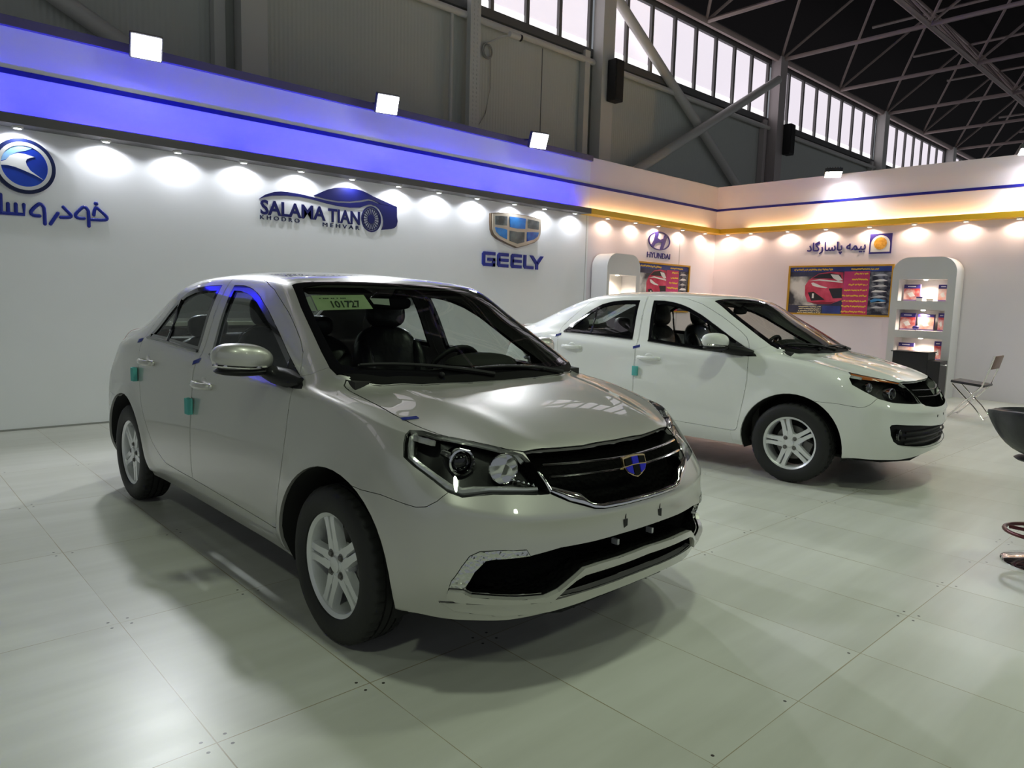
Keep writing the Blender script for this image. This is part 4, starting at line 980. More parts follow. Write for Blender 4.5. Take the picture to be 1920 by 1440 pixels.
    if silver:
        ik = recess('lower_intake', G['intake'].copy(), Vector((-.085, 0, 0)), [M_mesh, M_mesh], root)
        finish('intake_trim', G['trim'], shell, [paint, M_black], root, .0025, .03, True, 'both', .018)
        recess('lower_grille', G['lowgrille'].copy(), Vector((-.035, 0, 0)), [M_mesh, M_mesh], root)
        finish('bumper_lip', G['lip'], shell, [paint, M_black], root, .0025, .03, True, 'both', .004)
        for yy in (-.10, .11):
            p0 = shell.at(yy, .532); bb = bmesh.new(); box(bb, (p0.x - .006, yy, .527), (.016, .021, .036)); box(bb, (p0.x - .007, yy, .556), (.016, .004, .018)); obj('plate_slot', bb, [M_black], fb)
            bb = bmesh.new(); p0 = shell.at(yy, .455); box(bb, (p0.x - .055, yy, .452), (.03, .012, .022), None, 0, .003); obj('plate_clip', bb, [M_alloy], ik)
    else:
        lg = recess('lower_grille', G['lowgrille'].copy(), Vector((-.05, 0, 0)), [M_black, M_mesh], root)
        for zc in (.45, .41, .37):
            bb = bmesh.new(); tube(bb, [shell.at(-.52 * (1 - i / 10), zc) + Vector((-.03, 0, 0)) for i in range(11)], .008, 6); from_bm('grille_slat', bb, [M_black], lg, 'both')
        for s in (-1, 1):
            bb = bmesh.new(); p0 = shell.at(-.575, .435); lathe(bb, [(.042, -.01), (.042, .006), (.036, .008), (.030, -.004), (.001, -.008)], 24, 'X')
            for v in bb.verts: v.co += p0 + Vector((-.03, 0, 0))
            from_bm('fog_lamp', bb, [M_gloss], lg, 'R' if s < 0 else 'L')
        for yy in (-.09, .09):
            p0 = shell.at(yy, .545); bb = bmesh.new(); lathe(bb, [(.010, -.01), (.010, .002), (.001, .002)], 12, 'X')
            for v in bb.verts: v.co += p0
            obj('plate_hole', bb, [M_black], fb)
    # wipers, washer jets, aerial-free roof
    for (ax, ay), (bx2, by) in (((1.300, -.04), (1.112, -.600)), ((1.262, .44), (1.255, -.12))):
        bb = bmesh.new(); pts = []
        for i in range(9):
            t = i / 8; px, py = ax + (bx2 - ax) * t - .035 * sin(pi * t) * 0, ay + (by - ay) * t
            pts.append(shell.cast((px, py, 3), (0, 0, -1)) + Vector((.004, 0, .016)))
        tube(bb, pts, [.011, .010, .010, .009, .009, .008, .008, .007, .006], 6)
        tube(bb, [pts[2] + Vector((-.012, 0, .0)), pts[5] + Vector((-.016, 0, 0)), pts[8] + Vector((-.016, 0, -.004))], .006, 6)
        obj('wiper', bb, [M_black], root, smooth=40)
    for yy in (-.30, .30):
        bb = bmesh.new(); q = shell.cast((1.235, yy, 3), (0, 0, -1)); ellipsoid(bb, (q.x + .03, q.y, q.z - .002), (.016, .012, .012), 12, 8); obj('washer_jet', bb, [M_black], root, smooth=60)
    # underside
    bb = bmesh.new(); pl = [(1.98, .30), (1.85, .55), (1.68, .60), (.90, .60), (.85, .72), (-.80, .72), (-.86, .60), (-1.66, .60), (-2.0, .5), (-2.08, .3)]
    pl = pl + [(a, -c) for a, c in reversed(pl)]
    prism(bb, pl, lambda u, v, d: Vector((u, v, .215 + d)), .02); obj('underbody', bb, [M_under], root)
    # cabin
    bb = bmesh.new(); box(bb, (.0, 0, .27), (2.2, 1.34, .03)); box(bb, (.95, 0, .60), (.05, 1.40, .62)); box(bb, (-1.30, 0, .62), (.06, 1.3, .7)); box(bb, (-1.42, 0, 1.0), (.34, 1.2, .03))
    obj('cabin_floor', bb, [M_inner], root)
    bb = bmesh.new(); prof = [(1.18, .98), (1.02, .99), (.86, .975), (.76, .95), (.72, .90), (.73, .80), (.80, .70), (.84, .50), (.95, .48), (1.18, .9)]
    prism(bb, prof, lambda u, v, d: Vector((u, -.66 + d, v)), 1.32)
    for s in (.34,): ellipsoid(bb, (.78, s, .985), (.14, .22, .055), 20, 10)
    box(bb, (.45, 0, .50), (.75, .22, .34), None, 0, .03)
    obj('dashboard', bb, [M_inner], root, smooth=40)
    bb = bmesh.new(); Mw = Matrix.Translation((.60, .29, .895)) @ Matrix.Rotation(radians(-66), 4, 'Y')
    tube(bb, [Mw @ Vector((.182 * cos(2 * pi * k / 32), .182 * sin(2 * pi * k / 32), 0)) for k in range(32)], .015, 8, False, 0, 1., Vector((.3, 0, 1)), True)
    ellipsoid(bb, (0, 0, -.01), (.065, .075, .03), 16, 8, .8, Mw)
    for a in (0, pi, -pi / 2 if False else pi / 2 * 2.0, pi * 1.5): tube(bb, [Mw @ Vector((0, 0, -.01)), Mw @ Vector((.175 * sin(a) if False else .175 * cos(a + pi / 2), .175 * sin(a + pi / 2), 0))], .016, 6)
    obj('steering_wheel', bb, [M_black], root, smooth=50)
    for yy in (-.36, .36):
        bb = bmesh.new()
        Mb = Matrix.Translation((-.02, yy, .56)) @ Matrix.Rotation(radians(-16), 4, 'Y')
        ellipsoid(bb, (0, 0, .27), (.075, .235, .33), 24, 18, .62, Mb); ellipsoid(bb, (.03, .19, .24), (.075, .055, .27), 14, 10, .8, Mb); ellipsoid(bb, (.03, -.19, .24), (.075, .055, .27), 14, 10, .8, Mb)
        ellipsoid(bb, (.24, yy, .50), (.28, .25, .085), 24, 12, .62); box(bb, (.2, yy, .36), (.4, .4, .14))
        st = obj('front_seat', bb, [M_seat], root, smooth=60)
        bb = bmesh.new(); Mh = Matrix.Translation((-.16, yy, 1.225)) @ Matrix.Rotation(radians(-10), 4, 'Y'); ellipsoid(bb, (0, 0, 0), (.052, .135, .098), 24, 14, .7, Mh)
        for s in (-.05, .05): tube(bb, [(-.165, yy + s, 1.02), (-.16, yy + s, 1.16)], .006, 6)
        obj('headrest', bb, [M_seat], st, smooth=60)
        if silver and yy < 0 or not silver and yy > 0:
            bb = bmesh.new(); ellipsoid(bb, (.006, 0, .27), (.088, .25, .345), 20, 14, .66, Mb); obj('plastic_cover', bb, [M_plastic_film], st, smooth=60)
    bb = bmesh.new(); Mb = Matrix.Translation((-.90, 0, .50)) @ Matrix.Rotation(radians(-22), 4, 'Y'); ellipsoid(bb, (0, 0, .26), (.09, .64, .33), 32, 16, .5, Mb); ellipsoid(bb, (-.66, 0, .47), (.28, .64, .11), 32, 12, .5)
    rs = obj('rear_seat', bb, [M_seat], root, smooth=60)
    for yy in (-.38, .38):
        bb = bmesh.new(); ellipsoid(bb, (-1.075, yy, 1.10), (.05, .125, .075), 20, 12, .7); obj('headrest', bb, [M_seat], rs, smooth=60)
    bb = bmesh.new(); ellipsoid(bb, (.44, 0, 1.285), (.022, .12, .034), 24, 10, .6); tube(bb, [(.45, 0, 1.31), (.50, 0, 1.365)], .010, 6); obj('inner_mirror', bb, [M_black], root, smooth=50)
    for yy in (-.30, .30):
        bb = bmesh.new(); box(bb, (.36, yy, 1.352), (.20, .36, .016), Matrix.Translation((.36, yy, 1.352)) @ Matrix.Rotation(radians(16), 4, 'Y') @ Matrix.Translation((-.36, -yy, -1.352)), 0, .006); obj('sun_visor', bb, [M_beige], root)
    yw = .735
    add_wheel(root, ARCH_X, -yw, .35, False); add_wheel(root, REAR_X, -yw, 1.1, False); add_wheel(root, ARCH_X, yw, .2, True); add_wheel(root, REAR_X, yw, .7, True)
    return root
# ---------------------------------------------------------------- the two cars
def car_paint(name, col, metal, rough, flake):
    m = mat(name, col, rough, metal, coat=1., coat_rough=.02); nt = m.node_tree; L = nt.links.new; bs = nt.nodes['Principled BSDF']
    if flake:
        tc = nt.nodes.new('ShaderNodeTexCoord'); v = nt.nodes.new('ShaderNodeTexVoronoi'); v.inputs['Scale'].default_value = 900
        mp = nt.nodes.new('ShaderNodeMapRange'); mp.inputs['To Min'].default_value = rough - .05; mp.inputs['To Max'].default_value = rough + .07
        L(tc.outputs['Object'], v.inputs['Vector']); L(v.outputs['Distance'], mp.inputs['Value']); L(mp.outputs[0], bs.inputs['Roughness'])
    return m
PAINT_S = car_paint('paint_silver', (.53, .52, .495), .56, .38, True)
PAINT_W = car_paint('paint_white', (.74, .75, .72), 0., .4, False)
shell = Shell()
CAR_S = build_car('silver', shell, PAINT_S, 2.08707, 3.63303, -1.56069, 'silver sedan in front with chrome grille and shield emblem')
CAR_W = build_car('white', shell, PAINT_W, 5.88454, 3.80138, -1.49061, 'white sedan behind with orange-topped headlights')

# things stuck on the cars for transport
M_teal = mat('foam_teal', (.10, .42, .40), .8); M_tape = mat('tape_blue', (.006, .03, .30), .5)
def world(root, p): return Matrix.Translation(root.location) @ Matrix.Rotation(root.rotation_euler.z, 4, 'Z') @ Vector(p)
def foam(root, x, z, label):
    q = shell.side(x, z); t = empty('foam_block', world(root, q + Vector((0, -.002, 0))), root.rotation_euler.z); tag(t, label, 'foam block', None)
    b = bmesh.new(); box(b, (.002, -.015, 0), (.050, .026, .082), None, 0, .004); box(b, (-.026, -.006, 0), (.012, .014, .082), None, 0, .002); obj('block', b, [M_teal], t, smooth=40)
foam(CAR_S, -.118, .738, 'teal foam block on the front door edge of the silver car'); foam(CAR_S, -1.020, .818, 'teal foam block on the rear door edge of the silver car'); foam(CAR_W, -.105, .738, 'teal foam block on the front door edge of the white car')
def tape(root, x, z, ang, label, top=None):
    b = bmesh.new(); n = 6; rows = []
    for i in range(n + 1):
        r = []
        for j in (-1, 1):
            u = (i / n - .5) * .066; w_ = j * .011
            if top is None:
                px, pz = x + u * cos(ang) - w_ * sin(ang), z + u * sin(ang) + w_ * cos(ang); q = shell.side(px, pz); nn = shell.normal(q)
            else:
                q = shell.cast((x + u * cos(ang) - w_ * sin(ang), top + u * sin(ang) + w_ * cos(ang), 3), (0, 0, -1)); nn = shell.normal(q)
            r.append(q + nn * .0022)
        rows.append(r)
    A = [[b.verts.new(p) for p in r] for r in rows]
    for r, s in zip(A[:-1], A[1:]): b.faces.new((r[0], r[1], s[1], s[0]))
    bmesh.ops.solidify(b, geom=b.faces[:], thickness=.0012)
    me = bpy.data.meshes.new('tape_strip'); bmesh.ops.recalc_face_normals(b, faces=b.faces[:]); b.to_mesh(me); b.free()
    o = mesh_obj('tape_strip', me, [M_tape], smooth=60); o.location = root.location; o.rotation_euler = root.rotation_euler; tag(o, label, 'tape strip')
tape(CAR_S, -.140, .962, .30, 'blue tape strip across the silver car door gap'); tape(CAR_S, -1.055, 1.018, .2, 'blue tape strip behind the silver car rear window'); tape(CAR_S, 1.527, 0, -.12 + pi / 2, 'blue tape strip on the silver bonnet edge by the headlight', -.645)
tape(CAR_W, -.128, .946, .3, 'blue tape strip across the white car door gap'); tape(CAR_W, -1.015, 1.006, .3, 'blue tape strip behind the white car rear window')
# paper sheet behind the windscreen of the silver car
M_paper = noise_colour(mat('paper_green', (.62, .76, .46), .6), (.58, .72, .42), (.68, .80, .52), 12); M_paperw = mat('paper_white', (.62, .66, .60), .6); M_ink = mat('ink_black', (.02, .03, .02), .6)
def sheet(name, pts, m, label, lift):
    P = []
    for x, y, z in pts:
        q = shell.cast((x, y, 3), (0, 0, -1)); P.append(q - shell.normal(q) * lift)
    t = empty(name, world(CAR_S, P[0]), CAR_S.rotation_euler.z); tag(t, label, 'paper sheet')
    b = bmesh.new(); vs = [b.verts.new(p - P[0]) for p in P]; b.faces.new(vs); bmesh.ops.solidify(b, geom=b.faces[:], thickness=.001); obj('sheet', b, [m], t)
    return t, P
t, P = sheet('paper_sheet', [(.583, -.532, 0), (.648, -.291, 0), (.752, -.304, 0), (.691, -.556, 0)], M_paper, 'pale green paper sheet with number inside the silver car windscreen', .020)
ux = (P[1] - P[0]); vx = (P[0] - P[3]); nn = ux.cross(vx).normalized()
def on_sheet(me, u0, u1, v0, v1):
    fit_text(me, 1, 1)
    for v in me.vertices:
        a, c, d = v.co.x, v.co.y, v.co.z; v.co = ux * (u0 + (u1 - u0) * a) - vx * (1 - (v0 + (v1 - v0) * c)) + nn * (.0012)
    return me
mesh_obj('number', on_sheet(text_mesh('101727', 1., 0, .02), .30, .84, .14, .60), [M_ink], t); mesh_obj('heading', on_sheet(text_mesh('- --- -- - ---', 1.), .12, .62, .74, .80), [M_ink], t)
sheet('paper_sheet', [(.575, -.568, 0), (.582, -.536, 0), (.690, -.560, 0), (.668, -.584, 0)], M_paperw, 'white paper strip left of the green sheet in the silver windscreen', .024)
sheet('paper_sheet', [(.672, -.272, 0), (.688, -.172, 0), (.735, -.198, 0), (.716, -.276, 0)], M_paperw, 'white label right of the green sheet in the silver windscreen', .024)
# ---------------------------------------------------------------- signs on the walls
def onL(u, v, d): return Vector((u, YW - d, v))
def onR(u, v, d): return Vector((XW - d, u, v))
def plate(name, poly, d0, d, m, parent, on=onL, smooth=None):
    b = bmesh.new(); prism(b, poly, lambda u, v, t: on(u, v, d0 + t), d); return obj(name, b, m if isinstance(m, list) else [m], parent, smooth=smooth)
def ring2(c, rx, rz, n=48): return [(c[0] + rx * cos(2 * pi * k / n), c[1] + rz * sin(2 * pi * k / n)) for k in range(n)]
def annulus(name, c, r0, r1, d0, d, m, parent, on=onL, n=56):
    b = bmesh.new(); R = []
    for (rx, rz), dd in ((r1, d0), (r1, d0 + d), (r0, d0 + d), (r0, d0)): R.append([b.verts.new(on(u, v, dd)) for u, v in ring2(c, rx, rz, n)])
    for k in range(4):
        A, B = R[k], R[(k + 1) % 4]
        for i in range(n): b.faces.new((A[i], A[(i + 1) % n], B[(i + 1) % n], B[i]))
    return obj(name, b, [m], parent, smooth=30)
def letters(name, s, x0, x1, z0, z1, m, parent, on='L', depth=.012, off=.0, shear=0.):
    me = fit_text(text_mesh(s, 1., .03, off, shear), x1 - x0 if on == 'L' else x0 - x1, z1 - z0)
    for v in me.vertices: v.co.z = v.co.z / .06 * depth + depth / 2
    o = mesh_obj(name, me, [m], parent)
    me.transform(Matrix.Translation((x0, YW, z0)) @ Matrix.Rotation(pi / 2, 4, 'X') if on == 'L' else Matrix.Translation((XW, x0, z0)) @ Matrix.Rotation(-pi / 2, 4, 'Z') @ Matrix.Rotation(pi / 2, 4, 'X'))
    return o
def sign(name, label, loc):
    t = empty(name, loc); tag(t, label, 'sign'); return t
def fix(t):
    """Keep children where they were drawn although the parent sits elsewhere."""
    for o in list(bpy.data.objects):
        if o.parent is t: o.matrix_parent_inverse = Matrix.Translation(-Vector(t.location))
S_blue = noise_colour(mat('sign_blue', (.01, .05, .38), .3), (.008, .03, .30), (.012, .075, .50), 2.2)
S_navy = mat('sign_navy', (.008, .010, .10), .35); S_dark = mat('sign_dark_navy', (.006, .012, .07), .35); S_royal = mat('sign_royal', (.008, .022, .30), .35)
S_white = mat('sign_white', (.72, .73, .74), .4); S_silver = mat('sign_silver', (.58, .59, .60), .35, .3)
S_pale = mat('sign_pale_blue', (.22, .42, .72), .35); S_gold = mat('sign_champagne', (.55, .50, .42), .3, .4)
S_bright = noise_colour(mat('cell_blue', (.01, .12, .55), .25), (.006, .05, .38), (.03, .26, .75), 5); S_grey = noise_colour(mat('cell_grey', (.12, .15, .16), .25), (.05, .06, .065), (.17, .20, .21), 5)

# round emblem with a white winged head
t = sign('round_sign', 'round blue emblem with white bird-like head on the left wall', (1.247, YW, 2.403)); c = (1.247, 2.403)
plate('backing', ring2(c, .240, .242), 0, .030, S_dark, t); annulus('outer_ring', c, (.208, .210), (.240, .242), .030, .006, S_dark, t)
annulus('silver_ring', c, (.178, .180), (.208, .210), .030, .010, S_silver, t); plate('disc', ring2(c, .178, .180), .030, .004, S_blue, t)
plate('light_crescent', [(1.072, 2.43), (1.09, 2.49), (1.125, 2.535), (1.18, 2.57), (1.245, 2.576), (1.31, 2.567), (1.26, 2.54), (1.2, 2.52), (1.139, 2.481), (1.106, 2.44)], .034, .002, S_pale, t)
plate('winged_head', [(1.07, 2.422), (1.106, 2.436), (1.139, 2.481), (1.198, 2.512), (1.251, 2.51), (1.325, 2.494), (1.29, 2.481), (1.267, 2.468), (1.256, 2.445), (1.262, 2.415), (1.288, 2.37), (1.385, 2.300), (1.313, 2.336), (1.239, 2.365), (1.172, 2.387), (1.12, 2.394), (1.07, 2.391)], .034, .005, S_white, t); fix(t)
t = sign('script_sign', 'blue rounded script lettering under the round emblem', (1.47, YW, 2.0))
def stroke(name, pts, r, m, parent, on=onL):
    b = bmesh.new(); tube(b, [on(u, v, .012) for u, v in pts], r, 10, True, 0, .5, Vector((0, 1, 0)) if on is onL else Vector((1, 0, 0)))
    for u, v in (pts[0], pts[-1]): ellipsoid(b, tuple(on(u, v, .012)), (r, r * .5, r) if on is onL else (r * .5, r, r), 10, 6)
    return obj(name, b, [m], parent, smooth=60)
def soft(pts, k=1):
    for _ in range(k):
        o = [pts[0]]
        for p, q in zip(pts[:-1], pts[1:]): o += [(p[0] * .72 + q[0] * .28, p[1] * .72 + q[1] * .28), (p[0] * .28 + q[0] * .72, p[1] * .28 + q[1] * .72)]
        pts = o + [pts[-1]]
    return pts
for pts in ([(1.79, 2.028), (1.797, 2.085), (1.814, 2.102), (1.835, 2.085), (1.902, 2.022), (1.905, 2.0), (1.88, 1.987), (1.765, 1.983)], [(1.706, 1.988), (1.655, 1.985), (1.634, 2.0), (1.640, 2.03), (1.690, 2.086), (1.712, 2.096), (1.735, 2.082), (1.747, 2.05), (1.745, 1.919)],
            [(1.538, 2.075), (1.590, 2.02), (1.602, 1.997), (1.585, 1.984), (1.515, 1.979)], [(1.493, 2.015), (1.43, 1.91)], [(1.347, 1.975), (1.300, 1.974), (1.278, 1.99), (1.285, 2.02), (1.335, 2.076), (1.356, 2.086), (1.376, 2.072), (1.387, 2.04), (1.386, 1.906)],
            [(1.229, 2.064), (1.228, 1.976), (1.055, 1.974), (.93, 1.974)], [(1.168, 2.063), (1.167, 1.979)], [(1.11, 2.06), (1.109, 1.979)], [(1.058, 2.135), (1.055, 1.974)]):
    stroke('script_letter', soft(pts, 1) if len(pts) > 4 else pts, .0155, S_royal, t)
stroke('letter_dot', [(1.811, 2.137), (1.813, 2.137)], .020, S_royal, t); fix(t)

# car-shaped sign
t = sign('car_sign', 'dark blue car silhouette sign with bold capitals and a spoked wheel', (4.34, YW, 2.37))
plate('car_body', [(3.425, 2.369), (3.501, 2.425), (3.602, 2.465), (3.68, 2.478), (3.759, 2.482), (3.911, 2.478), (4.086, 2.459), (4.246, 2.440), (4.4, 2.434), (4.558, 2.446), (4.698, 2.473), (4.819, 2.505), (4.88, 2.503), (4.94, 2.486), (5.237, 2.474), (5.238, 2.353), (5.250, 2.296), (5.233, 2.235), (5.20, 2.205), (5.151, 2.189), (5.012, 2.167), (5.035, 2.22), (5.040, 2.276), (5.03, 2.33), (5.011, 2.369), (4.975, 2.42), (4.931, 2.447), (4.863, 2.464), (4.815, 2.455), (4.775, 2.44), (4.698, 2.408), (4.558, 2.393), (4.4, 2.394), (4.246, 2.409), (4.086, 2.432), (3.91, 2.447), (3.759, 2.442), (3.574, 2.419), (3.48, 2.39)], 0, .014, S_navy, t)
plate('car_roof', [(4.086, 2.481), (4.196, 2.539), (4.27, 2.575), (4.349, 2.601), (4.44, 2.62), (4.537, 2.626), (4.63, 2.626), (4.719, 2.616), (4.80, 2.595), (4.885, 2.565), (5.06, 2.52), (5.237, 2.474), (4.985, 2.4845), (4.93, 2.505), (4.88, 2.521), (4.819, 2.524), (4.76, 2.512), (4.698, 2.493), (4.558, 2.466), (4.4, 2.453), (4.246, 2.459)], 0, .016, S_navy, t)
wc = (4.862, 2.284); annulus('tyre_ring', wc, (.126, .141), (.139, .157), 0, .014, S_navy, t); annulus('rim_ring', wc, (.110, .123), (.117, .130), 0, .014, S_navy, t)
b = bmesh.new(); prism(b, ring2(wc, .048, .054, 24), lambda u, v, d: onL(u, v, d), .014)
for k in range(20):
    a = 2 * pi * k / 20; ca, sa = cos(a), sin(a); w_ = .0035
    prism(b, [(wc[0] + .04 * ca - w_ * sa, wc[1] + .045 * sa + w_ * ca), (wc[0] + .118 * ca - w_ * sa, wc[1] + .132 * sa + w_ * ca), (wc[0] + .118 * ca + w_ * sa, wc[1] + .132 * sa - w_ * ca), (wc[0] + .04 * ca + w_ * sa, wc[1] + .045 * sa - w_ * ca)], lambda u, v, d: onL(u, v, d), .012)
obj('spokes', b, [S_navy], t)
letters('lettering', 'SALAMA', 3.442, 4.235, 2.203, 2.366, S_navy, t, off=.022); letters('lettering', 'TIAN', 4.272, 4.700, 2.198, 2.357, S_navy, t, off=.022)
letters('small_lettering', 'K H O D R O', 3.436, 3.905, 2.150, 2.196, S_dark, t); letters('small_lettering', 'M E H V A R', 4.20, 4.694, 2.138, 2.184, S_dark, t); fix(t)

# shield sign with block lettering
t = sign('shield_sign', 'shield sign of six blue and grey cells over royal blue capitals', (7.31, YW, 2.33))
SHL = [(6.820, 2.547), (6.95, 2.566), (7.12, 2.577), (7.31, 2.580), (7.50, 2.577), (7.67, 2.566), (7.795, 2.547), (7.80, 2.44), (7.793, 2.34), (7.76, 2.27), (7.68, 2.215), (7.50, 2.158), (7.318, 2.112), (7.13, 2.158), (6.95, 2.212), (6.868, 2.262), (6.832, 2.33), (6.822, 2.44)]
plate('shield_edge', [(7.31 + (u - 7.31) * 1.03, 2.345 + (v - 2.345) * 1.05) for u, v in SHL], 0, .045, mat('shield_edge_brown', (.13, .09, .06), .35, .3), t)
plate('shield_plate', SHL, .045, .014, S_gold, t)
for pl, m in (([(6.870, 2.520), (6.98, 2.531), (7.098, 2.536), (7.096, 2.405), (6.98, 2.400), (6.872, 2.402)], S_grey), ([(7.146, 2.539), (7.31, 2.541), (7.470, 2.539), (7.462, 2.388), (7.31, 2.380), (7.160, 2.388)], S_bright), ([(7.517, 2.536), (7.64, 2.531), (7.750, 2.520), (7.742, 2.402), (7.63, 2.400), (7.524, 2.405)], S_grey),
              ([(6.873, 2.362), (7.0, 2.358), (7.102, 2.347), (7.104, 2.210), (6.97, 2.250), (6.898, 2.300)], S_bright), ([(7.160, 2.340), (7.31, 2.332), (7.452, 2.340), (7.452, 2.194), (7.316, 2.162), (7.164, 2.194)], S_grey), ([(7.508, 2.347), (7.62, 2.358), (7.750, 2.362), (7.73, 2.300), (7.65, 2.250), (7.508, 2.210)], S_bright)):
    plate('shield_cell', pl, .059, .010, m, t)
def blocks(name, bars, polys=()):
    b = bmesh.new()
    for u0, u1, v0, v1 in bars: prism(b, [(u0, v0), (u1, v0), (u1, v1), (u0, v1)], lambda u, v, d: onL(u, v, d), .022)
    for pl in polys: prism(b, pl, lambda u, v, d: onL(u, v, d), .0225)
    return obj(name, b, [S_royal], t)
z0, z1, zm, w_ = 1.808, 2.014, 1.911, .046
blocks('letter_g', [(6.712, 6.930, z1 - w_, z1), (6.712, 6.930, z0, z0 + w_), (6.686, 6.738, z0 + .028, z1 - .028), (6.880, 6.930, z0, zm + .016), (6.785, 6.930, zm - .026, zm + .018)], [[(6.686, z1 - .03), (6.712, z1), (6.735, z1), (6.735, z1 - .05)], [(6.686, z0 + .03), (6.712, z0), (6.735, z0), (6.735, z0 + .05)]])
for x0, x1 in ((6.975, 7.190), (7.242, 7.458)):
    blocks('letter_e', [(x0 + .026, x1, z1 - w_, z1), (x0 + .026, x1, z0, z0 + w_), (x0 + .02, x1, zm - .022, zm + .022), (x0, x0 + .052, z0 + .028, z1 - .028)], [[(x0, z1 - .03), (x0 + .026, z1), (x0 + .05, z1), (x0 + .05, z1 - .05)], [(x0, z0 + .03), (x0 + .026, z0), (x0 + .05, z0), (x0 + .05, z0 + .05)]])
blocks('letter_l', [(7.502, 7.552, z0 + .028, z1), (7.53, 7.708, z0, z0 + w_)], [[(7.502, z0 + .03), (7.53, z0), (7.56, z0), (7.55, z0 + .05)]])
blocks('letter_y', [(7.755, 7.806, z0, zm)], [[(7.628, z1), (7.690, z1), (7.806, zm - .01), (7.755, zm - .03)], [(7.918, z1), (7.860, z1), (7.755, zm), (7.806, zm - .03)]]); fix(t)

# slanted-H emblem
S_purple = mat('sign_purple_navy', (.035, .025, .19), .35)
t = sign('oval_sign', 'dark violet oval emblem with slanted H over thin capitals', (10.893, YW, 2.478)); c = (10.893, 2.478)
annulus('oval_ring', c, (.305, .150), (.326, .166), 0, .018, S_purple, t)
plate('slanted_letter', [(10.77, 2.622), (10.835, 2.632), (10.855, 2.60), (10.822, 2.525), (10.915, 2.500), (11.02, 2.533), (11.06, 2.612), (11.125, 2.592), (11.075, 2.46), (11.01, 2.345), (10.955, 2.318), (10.925, 2.335), (10.970, 2.452), (10.865, 2.452), (10.775, 2.420), (10.705, 2.345), (10.645, 2.376), (10.735, 2.49)], 0, .016, S_purple, t)
letters('lettering', 'HYUNDAI', 10.548, 11.245, 2.165, 2.265, S_purple, t, off=.0); fix(t)

# square sun sign and calligraphy on the right wall
t = sign('sun_sign', 'square violet sign with orange sun in white arch', (XW, 4.75, 2.44))
plate('square_back', [(4.575, 2.277), (4.927, 2.277), (4.927, 2.607), (4.575, 2.607)], 0, .016, S_purple, t, onR)
plate('white_arch', [(4.597, 2.305), (4.902, 2.305), (4.902, 2.42)] + [(4.7495 + .1525 * cos(a * pi / 12), 2.43 + .150 * sin(a * pi / 12)) for a in range(13)] + [(4.597, 2.42)], .016, .003, S_white, t, onR)
b = bmesh.new(); pts = []
for k in range(48): r = .106 if k % 2 else .098; pts.append((4.750 + r * cos(2 * pi * k / 48), 2.446 + r * sin(2 * pi * k / 48)))
prism(b, pts, lambda u, v, d: onR(u, v, .019 + d), .004); obj('sun', b, [noise_colour(mat('sun_orange', (.72, .36, .04), .4), (.62, .30, .03), (.80, .45, .07), 30)], t); fix(t)
t = sign('calligraphy_sign', 'dark violet calligraphic lettering left of the square sun sign', (XW, 5.5, 2.4))
letters('lettering', '\ufea9\ufe8e\ufb94\ufead\ufe8e\ufeb3\ufe8e\ufb58 \ufeea\ufee4\ufbff\ufe91', 6.004, 4.985, 2.285, 2.530, S_purple, t, 'R', .014, .012); fix(t)

# ---------------------------------------------------------------- framed posters
M_pframe = mat('poster_frame_ochre', (.50, .28, .02), .5)
P_night = noise_colour(mat('print_night', (.03, .04, .09), .4), (.012, .016, .05), (.05, .06, .12), 3)
P_smoke = noise_colour(mat('print_smoke', (.3, .3, .3), .4), (.03, .035, .05), (.75, .75, .74), 2.6, 6, lo=.42, hi=.62)
P_red = noise_colour(mat('print_red', (.60, .03, .09), .35), (.48, .015, .06), (.75, .10, .18), 4); P_dred = mat('print_dark_red', (.22, .01, .03), .4); P_black = mat('print_black', (.012, .013, .016), .35)
P_white = mat('print_white', (.80, .80, .80), .4); P_mag = noise_colour(mat('print_magenta', (.55, .03, .13), .4), (.48, .02, .08), (.60, .05, .20), 2); P_yel = mat('print_yellow', (.85, .55, .06), .4); P_blue = noise_colour(mat('print_blue', (.02, .05, .26), .4), (.012, .03, .18), (.03, .07, .34), 3)
P_cyan = mat('print_cyan', (.05, .25, .55), .4); P_strip = noise_colour(mat('print_machinery', (.1, .1, .13), .4), (.010, .012, .03), (.30, .32, .36), 9, 5, lo=.45, hi=.75)
